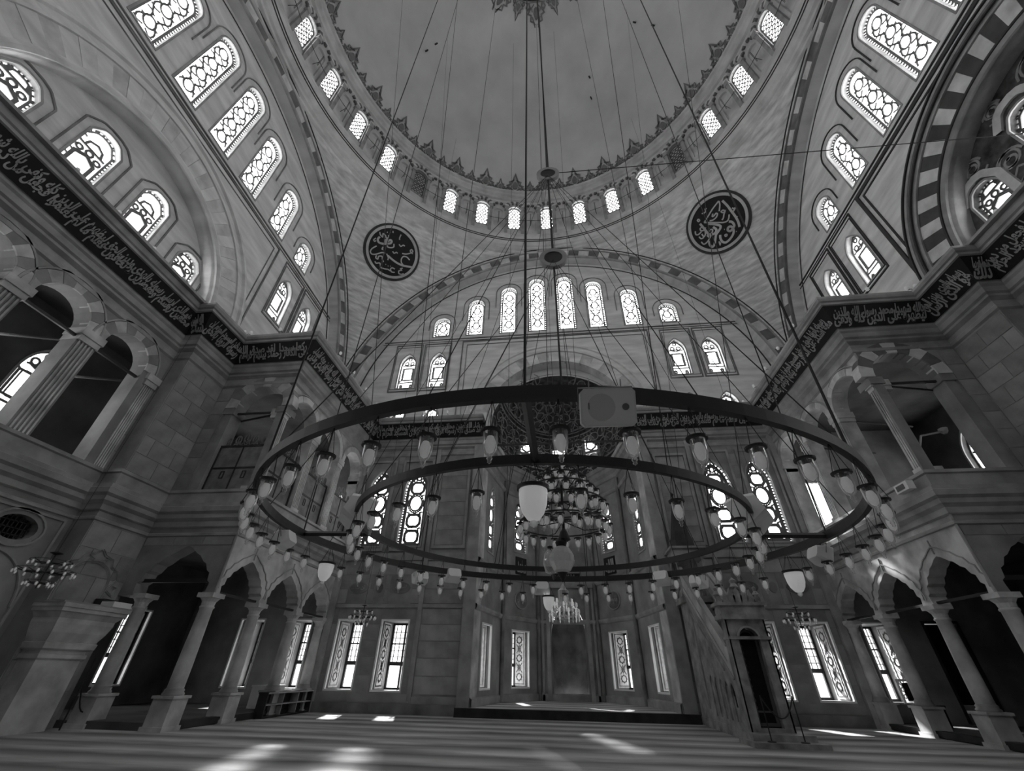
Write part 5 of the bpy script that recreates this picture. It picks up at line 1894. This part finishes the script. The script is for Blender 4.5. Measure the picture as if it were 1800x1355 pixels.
def small_chandelier(p, s, label, top):
    e = empty('small_chandelier', loc=p)
    props(e, label, 'chandelier', 'small tiered chandeliers')
    mb = MB()
    mb.tube([(0, 0, 0), (0, 0, 0.62 * s)], 0.014, 6)
    mb.lathe([(0.0, 0.56 * s), (0.10 * s, 0.60 * s), (0.0, 0.64 * s)], n=10)
    mb.build('stem', M['iron'], e)
    for r, z, n in ((0.20, 0.12, 8), (0.42, 0.30, 14), (0.30, 0.46, 8)):
        mb = MB()
        for k in range(n):
            a = 2 * pi * k / n
            mb.tube([(0, 0, z * s - 0.03), (r * s * 0.6 * cos(a), r * s * 0.6 * sin(a), z * s - 0.05), (r * s * cos(a), r * s * sin(a), z * s)], 0.008, 4)
        mb.lathe([(r * s - 0.006, z * s), (r * s + 0.006, z * s), (r * s, z * s + 0.01), (r * s - 0.006, z * s)], n=24)
        mb.build('arms', M['iron'], e)
        for k in range(n):
            a = 2 * pi * k / n
            g = place(SL[0], 'lamp_glass', e, T(r * s * cos(a), r * s * sin(a), z * s - 0.01))
            place(SL[1], 'bulb', g)
    MB().tube([(0, 0, 0.62 * s), (0, 0, top - p[2])], 0.006, 4).build('cord', M['wire'], e)


small_chandelier((-6.78, 9.0, 2.52), 1.0, 'small tiered chandelier before the qibla wall windows, left of the apse', 36.2)
small_chandelier((6.77, 9.0, 2.50), 1.0, 'small tiered chandelier before the windows on the right, beside the pulpit', 36.2)
small_chandelier((-11.9, 3.05, 2.72), 1.25, 'small tiered chandelier in front of the left side wall', 10.8)

# ------------------------------------------------------------------ small lamps on the cornice ledge
_lg = MB()
_lg.lathe([(0.0, -0.02), (0.05, 0.02), (0.06, 0.09), (0.045, 0.14)], n=10)
_lgm = _lg.mesh('glass_cup', M['bulb'], True)
_la = MB()
_la.tube([(0, 0.30, -0.05), (0, 0.1, 0.02), (0, 0, -0.02)], 0.012, 4)
_lam = _la.mesh('bracket', M['iron'])
names = {0: 'qibla cornice left of the apse', 1: 'cornice of the left gallery', 2: 'cornice of the left return', 3: 'cornice of the left pilaster', 5: 'cornice of the left side wall'}
nseg = len(PATH) - 1
for i in range(nseg):
    P, Q = Vector(PATH[i]), Vector(PATH[i + 1])
    L = (Q - P).length
    if L < 1.0 or (P.y + Q.y) / 2 < -0.1:
        continue
    t = (Q - P) / L
    nL = Vector((-t.y, t.x))
    sidew = 'left' if (P.x + Q.x) < 0 else 'right'
    if abs(t.x) > 0.9:
        where = 'qibla wall' if P.y > 10 else '%s return' % sidew
    else:
        where = '%s gallery' % sidew if abs(P.x) < 11 else ('%s pilaster' % sidew if abs(P.x) < 13.9 else '%s side wall' % sidew)
    n = max(1, int(L / 1.25))
    rev = sidew == 'right'
    for k in range(n):
        q = P + t * (L * (k + 0.5) / n) + nL * 1.0
        if q.y < -1.5:
            continue
        idx = (n - 1 - k) if rev else k
        e = empty('cornice_lamp', loc=(q.x, q.y, 12.55), rz=atan2(-nL.x, nL.y) + pi)
        props(e, 'tiny glass lamp on %s cornice, %s from the apse, %s half' % (where, ORD[idx], sidew), 'lamp', 'tiny lamps along the cornice')
        place(_lgm, 'glass_cup', e)
        place(_lam, 'bracket', e)

# ------------------------------------------------------------------ gallery screens on the left
def screen(B, w, h, label, lit=False):
    e = empty('wooden_screen', B)
    props(e, label, 'screen', 'panelled wooden gallery screens')
    a = w / 2
    mb = MB()
    mb.box(-a, a, 0.0, 0.04, 0, h)
    mb.build('panel', M['wood'], e)
    mb = MB()
    mb.ribbon([(-a, 0), (a, 0), (a, h), (-a, h)], 0.07, -0.03, 0.05, True)
    mb.box(-a, a, -0.02, 0.0, h * 0.50 - 0.03, h * 0.50 + 0.03)
    mb.box(-0.02, 0.02, -0.02, 0.0, 0, h)
    mb.build('frame', M['darkwood'], e)
    for sg in (-1, 1):
        mb = MB()
        mb.ribbon([(sg * a * 0.45 - 0.06, h * 0.28), (sg * a * 0.45 + 0.06, h * 0.28), (sg * a * 0.45 + 0.06, h * 0.28 + 0.24), (sg * a * 0.45 - 0.06, h * 0.28 + 0.24)], 0.03, -0.02, 0.0, True)
        mb.build('hatch', M['darkwood'], e)
    mb = MB()
    for k in range(5):
        x = -a * 0.75 + a * 1.5 * k / 4
        s = 0.24 * (1.0 - 0.22 * abs(k - 2))
        mb.ribbon(ell(x, h + 0.06 + s, s * 0.55, s, 10), 0.035, 0.0, 0.03, True)
        mb.ribbon([(x - s * 0.7, h + 0.04), (x - s * 0.3, h + s), (x, h + s * 0.6), (x + s * 0.3, h + s), (x + s * 0.7, h + 0.04)], 0.03, 0.0, 0.03)
        mb.ribbon([(x, h + s), (x, h + 2.2 * s)], 0.03, 0.0, 0.03)
    mb.box(-a, a, 0.0, 0.03, h + 0.0, h + 0.05)
    mb.build('carved_crest', M['wood'], e)


for i in range(3):
    yc = Y0 + SP * (i + 0.5)
    screen(T(-XG - 0.14, yc, 6.27) @ RZ(90), 1.74, 1.72, 'panelled wooden screen with carved crest in the left gallery bay %s' % ('next to the corner', 'in the middle', 'next to the qibla wall')[i])
screen(T(-11.44, Y0 + 0.14, 6.27), 1.8, 1.70, 'panelled wooden screen with carved crest in the left return opening')

# ------------------------------------------------------------------ pulpit with stairs (minbar), right of the apse
mn = empty('minbar', loc=(4.85, 8.1, 0))
mn.scale = (1.0, 1.13, 1.0)
props(mn, 'tall carved marble pulpit with long stair and arched curtained portal, right of the apse', 'pulpit')
mb = MB()
mb.box(-0.78, 0.90, -0.75, 0.2, 0, 0.10)
mb.box(-0.66, 0.78, -0.45, 0.2, 0.10, 0.22)
mb.box(-0.5, 0.5, 0.2, 4.3, 0, 0.22)
mb.build('base_steps', M['pulpit'], mn)
mb = MB()
pa = arch_pts(0.03, 0.30, 0.56, 2.20, 'round', 14)
mb.panel([(-0.50, 0.22), (0.56, 0.22), (0.56, 2.72), (-0.50, 2.72)], [pa], 0.0, 0.3)
mb.box(-0.50, -0.46, 0.0, 0.3, 0.22, 2.72)
mb.box(0.52, 0.56, 0.0, 0.3, 0.22, 2.72)
mb.box(-0.54, 0.60, -0.06, 0.34, 2.20, 2.27)
mb.box(-0.62, 0.68, -0.12, 0.40, 2.68, 2.80)
mb.box(-0.58, 0.64, -0.09, 0.37, 2.80, 3.02)
mb.box(-0.66, 0.72, -0.15, 0.42, 3.02, 3.10)
mb.build('portal', M['pulpit'], mn)
mb = MB()
mb.ribbon(pa[2:], 0.05, -0.04, 0.0)
mb.box(-0.30, 0.36, -0.02, 0.0, 2.83, 2.99)
mb.build('portal_moulding', M['mould'], mn)
mb = MB()
mb.prism([(0.03 - 0.30, 0.26), (0.03 + 0.30, 0.26), (0.03 + 0.30, 2.2), (0.03, 2.5), (0.03 - 0.30, 2.2)], 0.18, 0.2)
cu = mb.build('curtain', M['curtain'], mn)
mb = MB()
o = arch_pts(0.03, 0.36, 0.46, 2.06, 'round', 12)
mb.ribbon(o, 0.07, 0.15, 0.18, True)
mb.ribbon([(-0.2, 0.62), (0.26, 0.62)], 0.04, 0.15, 0.18)
for k in range(22):
    mb.ribbon(ell(0.03 + (0.205 if k % 2 else -0.205), 0.7 + 0.075 * k, 0.02, 0.03, 6), 0.012, 0.14, 0.15, True)
mb.build('embroidered_border', M['void'], cu)
mb = MB()
for k in range(7):
    x = -0.5 + 1.06 * k / 6
    s = 0.30 - 0.10 * abs(k - 3) / 3
    mb.prism([(x - s * 0.34, 3.10), (x + s * 0.34, 3.10), (x + s * 0.42, 3.10 + s * 0.6), (x + s * 0.15, 3.10 + s * 1.1), (x, 3.10 + s * 1.5), (x - s * 0.15, 3.10 + s * 1.1), (x - s * 0.42, 3.10 + s * 0.6)], 0.02, 0.16)
for sg in (-1, 1):
    mb.lathe([(0.0, 3.10), (0.10, 3.12), (0.06, 3.22), (0.11, 3.32), (0.04, 3.42), (0.06, 3.50), (0.0, 3.56)], (0.03 + sg * 0.55, 0.1, 0), 10)
mb.lathe([(0.0, 3.50), (0.12, 3.53), (0.07, 3.62), (0.10, 3.70), (0.0, 3.80)], (0.03, 0.1, 0), 10)
mb.build('carved_crest', M['pulpit'], mn)
# stair sides: a panel with little arches at the foot and a plain triangle above
MS_ = lambda x: Matrix(((0, 1, 0, x), (1, 0, 0, 0), (0, 0, 1, 0), (0, 0, 0, 1)))
for sg, x in ((-1, -0.48), (1, 0.46)):
    mb = MB(MS_(x))
    hs = [arch_pts(0.72 + 0.42 * k, 0.35, 0.30, 0.85 + 0.05 * k, 'pointed', 8) for k in range(5)]
    mb.panel([(0.3, 0.22), (4.2, 0.22), (4.2, 4.1), (3.55, 4.1), (0.3, 1.30)], hs, 0.0, 0.06)
    mb.build('stair_side', M['pulpit'], mn)
    mb = MB(MS_(x))
    mb.prism([(0.3, 1.30), (3.55, 4.1), (3.55, 4.75), (3.4, 4.75), (0.3, 2.05)], -0.03, 0.07)
    mb.build('balustrade', M['stone2'], mn)
    mb = MB(MS_(x))
    mb.ribbon([(0.3, 2.08), (3.45, 4.80)], 0.09, -0.06, 0.10)
    mb.ribbon([(0.3, 1.30), (3.55, 4.08)], 0.05, -0.05, 0.09)
    mb.ribbon([(0.5, 1.7), (3.4, 4.2)], 0.03, -0.045, 0.0)
    mb.ribbon([(3.0, 0.5), (3.0, 3.2), (0.95, 1.5)], 0.04, -0.045, 0.0)
    mb.build('handrail', M['mould'], mn)
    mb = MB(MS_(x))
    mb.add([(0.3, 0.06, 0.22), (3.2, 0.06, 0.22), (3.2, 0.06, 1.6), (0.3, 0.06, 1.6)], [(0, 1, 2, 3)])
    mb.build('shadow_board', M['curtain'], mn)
mb = MB()
for k in range(14):
    mb.box(-0.44, 0.42, 0.35 + 0.235 * k, 0.35 + 0.235 * (k + 1), 0.22, 0.42 + 0.24 * k)
mb.build('stair_flight', M['pulpit'], mn)
# kiosk over the top landing with its pointed cap
mb = MB()
mb.box(-0.6, 0.55, 3.35, 4.35, 3.6, 3.8)
for px_ in (-0.52, 0.47):
    for py_ in (3.43, 4.27):
        mb.lathe([(0.05, 3.8), (0.045, 5.1), (0.08, 5.2)], (px_, py_, 0), 8)
mb.build('kiosk_posts', M['pulpit'], mn)
mb = MB()
mb.box(-0.66, 0.61, 3.29, 4.41, 5.2, 5.30)
mb.box(-0.60, 0.55, 3.35, 4.35, 5.30, 5.50)
mb.box(-0.70, 0.65, 3.25, 4.45, 5.50, 5.58)
mb.build('kiosk_cornice', M['mould'], mn)
mb = MB()
mb.lathe([(0.50, 5.58), (0.48, 5.9), (0.40, 6.1), (0.30, 6.6), (0.12, 7.4), (0.04, 7.8), (0.08, 7.9), (0.0, 8.0)], (-0.03, 3.85, 0), 8)
mb.build('pointed_cap', M['darkwood'], mn)
rp = empty('rope_barrier', loc=(4.89, 7.42, 0.10))
props(rp, 'dark rope barrier on two thin posts before the pulpit portal', 'barrier')
for x in (-0.36, 0.38):
    mb = MB()
    mb.tube([(x, 0, 0.0), (x, 0, 0.88)], 0.014, 6)
    mb.lathe([(0.0, 0.03), (0.09, 0.02), (0.10, 0.0)], (x, 0, 0), 12)
    mb.build('post', M['iron'], rp)
MB().tube([(-0.36 + 0.74 * t / 10, 0, 0.86 - 0.42 * (1 - ((t - 5) / 5) ** 2)) for t in range(11)], 0.014, 6).build('rope', M['iron'], rp)

# ------------------------------------------------------------------ preacher's seat on a flared stone bracket, left pier
ks = empty('preaching_seat', loc=(-13.36, 5.25, 0))
props(ks, 'stone preaching seat on a flared moulded bracket against the left pilaster', 'pulpit')
prof = [(0.0, 0.62, 0.62), (1.42, 0.62, 0.62), (1.46, 0.70, 0.68), (1.54, 0.70, 0.68), (1.56, 0.64, 0.64), (1.62, 0.64, 0.64), (1.66, 0.78, 0.74), (1.78, 0.80, 0.76), (1.80, 0.74, 0.72), (2.0, 0.86, 0.80), (2.2, 0.92, 0.86), (2.3, 0.92, 0.86), (2.42, 1.02, 0.96), (2.44, 1.08, 1.02), (2.52, 1.08, 1.02), (2.53, 1.12, 1.06), (2.62, 1.12, 1.06)]
mb = MB()
vs, fs = [], []
for z, dx, dy in prof:
    dy *= 0.9
    vs += [(0.02, -dy, z), (dx * 0.82, -dy, z), (dx * 0.82, dy, z), (0.02, dy, z)]
for i in range(len(prof) - 1):
    for k in range(3):
        a = 4 * i + k
        fs.append((a, a + 1, a + 5, a + 4))
fs.append(tuple(4 * (len(prof) - 1) + k for k in range(4)))
mb.add(vs, fs)
mb.build('bracket', M['stone2'], ks)
mb = MB()
mb.box(0.05, 0.90, -0.98, 0.98, 2.62, 2.66)
mb.build('seat_slab', M['mould'], ks)
mb = MB(Matrix(((0, 1, 0, 0.02), (1, 0, 0, 0), (0, 0, 1, 0), (0, 0, 0, 1))))
mb.ribbon([(-0.62, 2.7), (-0.62, 3.25)] + [(0.62 * cos(pi - pi * k / 12), 3.25 + 0.5 * sin(pi * k / 12)) for k in range(1, 12)] + [(0.62, 3.25), (0.62, 2.7)], 0.05, -0.02, 0.04)
for sg in (-1, 1):
    mb.ribbon([(sg * 0.66, 3.2), (sg * 0.85, 3.4), (sg * 0.72, 3.62), (sg * 0.5, 3.70), (sg * 0.42, 3.88), (sg * 0.15, 3.95), (0, 4.08)], 0.05, -0.02, 0.03)
    mb.ribbon([(sg * 0.70, 3.1), (sg * 0.92, 3.0), (sg * 0.95, 3.2), (sg * 0.82, 3.22)], 0.04, -0.02, 0.03)
    mb.ribbon([(sg * 0.10, 3.80), (sg * 0.28, 3.86), (sg * 0.30, 3.72)], 0.04, -0.02, 0.03)
mb.build('carved_back', M['stone2'], ks)
bk = MB()
bk.box(-12.95, -12.55, 5.65, 6.22, 2.665, 2.80)
props(bk.build('white_box', M['white']), 'low white box lying on the preaching seat', 'box')
bk = MB()
bk.box(-13.30, -13.02, 5.75, 6.25, 2.665, 2.88)
props(bk.build('dark_case', M['darkwood']), 'flat dark case behind the white box on the preaching seat', 'case')
rp = empty('rope_barrier', loc=(-12.72, 6.3, 0))
props(rp, 'sagging dark cord between two leaning poles beside the preaching seat', 'barrier')
MB().tube([(0.0, -0.25, 0.0), (0.0, -0.22, 1.5)], 0.018, 6).build('pole', M['iron'], rp)
MB().tube([(0.05, 0.52, 0.0), (0.05, 0.50, 1.5)], 0.018, 6).build('pole', M['iron'], rp)
MB().tube([(0.0 + 0.005 * t, -0.23 + 0.074 * t, 0.95 - 0.62 * (1 - ((t - 5) / 5) ** 2)) for t in range(11)], 0.016, 6).build('cord', M['iron'], rp)

# ------------------------------------------------------------------ low bookcase and chest under the left arcade
bc = empty('low_bookcase', loc=(-9.98, 11.55, 0))
props(bc, 'long low dark bookcase of six cells below the left arcade', 'bookcase')
mb = MB()
mb.box(-0.32, 0.0, -1.45, 1.45, 0.02, 0.06)
mb.box(-0.34, 0.02, -1.47, 1.47, 0.64, 0.69)
mb.box(-0.32, -0.30, -1.45, 1.45, 0.06, 0.64)
mb.box(-0.32, 0.0, -1.47, -1.42, 0.02, 0.64)
mb.box(-0.32, 0.0, 1.42, 1.47, 0.02, 0.64)
mb.build('carcass', M['darkwood'], bc)
MB().box(-0.30, 0.0, -1.42, 1.42, 0.335, 0.365).build('shelf', M['mould'], bc)
for y in (-0.48, 0.48):
    MB().box(-0.30, 0.0, y - 0.015, y + 0.015, 0.06, 0.64).build('divider', M['mould'], bc)
MB().box(-0.01, 0.025, -1.47, 1.47, 0.645, 0.685).build('edge_strip', M['mould'], bc)
ch = empty('white_chest', loc=(-11.15, 11.9, 0.17))
props(ch, 'white chest standing in the left aisle under the folded window shutter', 'chest')
MB().box(-0.3, 0.3, -0.55, 0.55, 0.0, 0.62).build('body', M['white'], ch)
MB().box(-0.32, 0.32, -0.57, 0.57, 0.62, 0.67).build('lid', M['white'], ch)

# ------------------------------------------------------------------ table with a small ornate mirror on the right
tb = empty('side_table', loc=(10.95, 11.9, 0.17))
props(tb, 'small dark table with a cloth-dark front in the right aisle', 'table')
MB().box(-0.50, 0.45, -0.28, 0.28, 0.50, 0.55).build('top', M['darkwood'], tb)
MB().box(-0.28, 0.42, -0.25, 0.25, 0.0, 0.50).build('body', M['curtain'], tb)
mi2 = empty('ornate_panel', loc=(10.72, 11.95, 0.725))
props(mi2, 'small fretwork panel with a dark centre standing on the right aisle table', 'panel')
mb = MB()
mb.ribbon([(-0.22, 0.0), (0.22, 0.0), (0.22, 0.62), (-0.22, 0.62)], 0.06, -0.01, 0.02, True)
for k in range(6):
    mb.ribbon(ell(-0.14 if k % 2 else 0.14, 0.1 + 0.09 * k, 0.04, 0.05, 8), 0.02, -0.01, 0.02, True)
mb.build('fretwork', M['white'], mi2)
MB().box(-0.10, 0.08, 0.0, 0.02, 0.08, 0.55).build('dark_centre', M['curtain'], mi2)
sp_ = empty('ledge_loudspeaker', loc=(9.92, 6.9, 5.84))
props(sp_, 'white loudspeaker with bracket mounted on the right gallery parapet corner', 'loudspeaker')
MB().box(-0.10, 0.10, -0.26, 0.26, 0.0, 0.24).build('cabinet', M['white'], sp_)
MB().box(-0.115, -0.10, -0.14, 0.18, 0.05, 0.19).build('grille', M['vd'], sp_)
MB().box(0.10, 0.17, -0.04, 0.04, 0.08, 0.16).build('bracket', M['iron'], sp_)
# floodlight arm in the right return opening
fl = empty('arm_lamp', loc=(11.3, Y0 + 0.3, 7.62))
props(fl, 'long jointed metal arm lamp reaching across the right return opening', 'lamp')
MB().tube([(-0.55, 0, -0.55), (-0.3, 0, -0.12), (0.35, 0, 0.0)], 0.03, 6).build('arm', M['mould'], fl)
MB().lathe([(0.04, -0.06), (0.10, 0.02), (0.12, 0.12), (0.0, 0.13)], (0.42, 0, -0.02), 12).build('head', M['mould'], fl)

# ------------------------------------------------------------------ ashlar facing: separate slightly proud blocks with open joints
M['block'] = mat('ashlar_block', 0.30, 0.6, 0.16, 1.3, bump=0.1)
M['block2'] = mat('darker_ashlar_block', 0.26, 0.6, 0.18, 1.3, bump=0.1)
M['block3'] = mat('paler_ashlar_block', 0.35, 0.6, 0.14, 1.3, bump=0.1)
_bk = {}


def block_mesh(w, h, m):
    key = (round(w, 2), round(h, 2), m)
    if key not in _bk:
        b = MB()
        c = 0.006
        b.add([(0, 0.02, 0), (w, 0.02, 0), (w, 0.02, h), (0, 0.02, h), (c, -0.012, c), (w - c, -0.012, c), (w - c, -0.012, h - c), (c, -0.012, h - c)],
              [(4, 5, 6, 7), (0, 1, 5, 4), (1, 2, 6, 5), (2, 3, 7, 6), (3, 0, 4, 7)])
        _bk[key] = b.mesh('stone_block', M[m])
    return _bk[key]


_br = random.Random(11)


def ashlar(parent, Tm, x0, x1, z0, z1, holes=(), ch=0.62, bl=1.25):
    n = max(1, round((z1 - z0) / ch))
    ch = (z1 - z0) / n
    for i in range(n):
        a, b = z0 + i * ch + 0.008, z0 + (i + 1) * ch - 0.008
        segs = [(x0, x1)]
        for h0, h1, g0, g1 in holes:
            if b > g0 and a < g1:
                ns = []
                for s, e in segs:
                    if h1 <= s or h0 >= e:
                        ns.append((s, e))
                    else:
                        if h0 - s > 0.15:
                            ns.append((s, h0))
                        if e - h1 > 0.15:
                            ns.append((h1, e))
                segs = ns
        for s, e in segs:
            k = max(1, round((e - s) / bl))
            cuts = [s + (e - s) * j / k for j in range(k + 1)]
            if i % 2 and k > 1:
                cuts = [s] + [c + (e - s) / k * 0.45 for c in cuts[:-1]] + [e]
            for c0, c1 in zip(cuts, cuts[1:]):
                if c1 - c0 < 0.1:
                    continue
                w = round(c1 - c0 - 0.014, 2)
                place(block_mesh(w, b - a, _br.choice(['block', 'block', 'block2', 'block3'])), 'stone_block', parent,
                      Tm @ T(c0 + 0.007, -0.003 * _br.random(), a))


OB = bpy.data.objects
for sx, side in ((-1, 'left'), (1, 'right')):
    MQ = Matrix(((sx, 0, 0, 0), (0, 1, 0, 13.3), (0, 0, 1, 0), (0, 0, 0, 1)))
    wq = OB['wall_qibla_%s' % side]
    hl = [(x - w / 2 - 0.06, x + w / 2 + 0.06, qz - 0.06, qz + 2.46) for x, w in LOWW] + [(6.35, 8.05, 5.8, 10.4), (8.35, 9.98, 5.8, 10.4), (7.93, 8.4, 4.05, 4.6)] + [(x - 0.5, x + 0.5, 4.05, 4.6) for x in (7.2, 9.1)]
    ashlar(wq, MQ, 4.36, 6.11, 0.6, 3.52)
    ashlar(wq, MQ, 4.36, 6.11, 3.7, 5.4)
    ashlar(wq, MQ, 4.62, 5.93, 6.1, 10.1)
    ashlar(wq, MQ, 6.31, 9.99, 0.6, 3.52, hl)
    ashlar(wq, MQ, 6.31, 9.99, 3.7, 5.42, hl)
    ashlar(wq, MQ, 6.31, 9.99, 5.78, 10.8, hl)
    MP = Matrix(((0, sx, 0, sx * 13.36), (1, 0, 0, 0), (0, 0, 1, 0), (0, 0, 0, 1)))
    pil_ = [o for o in OB if o.name.startswith('trim_pilaster_%s' % side)][0]
    for z0, z1 in ((0.1, 4.7), (6.28, 10.5)):
        ashlar(pil_, MP, 4.58, 6.38, z0, z1, bl=0.95)
    MFr = Matrix(((sx, 0, 0, 0), (0, 1, 0, Y0), (0, 0, 1, 0), (0, 0, 0, 1)))
    fb = OB['wall_return_%s' % side]
    ashlar(fb, MFr, 10.30, 13.33, 6.28, 10.5, [(9.9, 12.80, 6.0, 11.0)], bl=0.9)
    ashlar(fb, MFr, 10.30, 13.33, 4.46, 4.73, bl=0.9, ch=0.3)
    MW = Matrix(((0, sx, 0, sx * 14.0), (1, 0, 0, 0), (0, 0, 1, 0), (0, 0, 0, 1)))
    ashlar(OB['wall_%s' % side], MW, -2.4, 2.4, 0.1, 4.7)
    ashlar(OB['wall_%s' % side], MW, 4.36, 4.55, 6.3, 9.2)
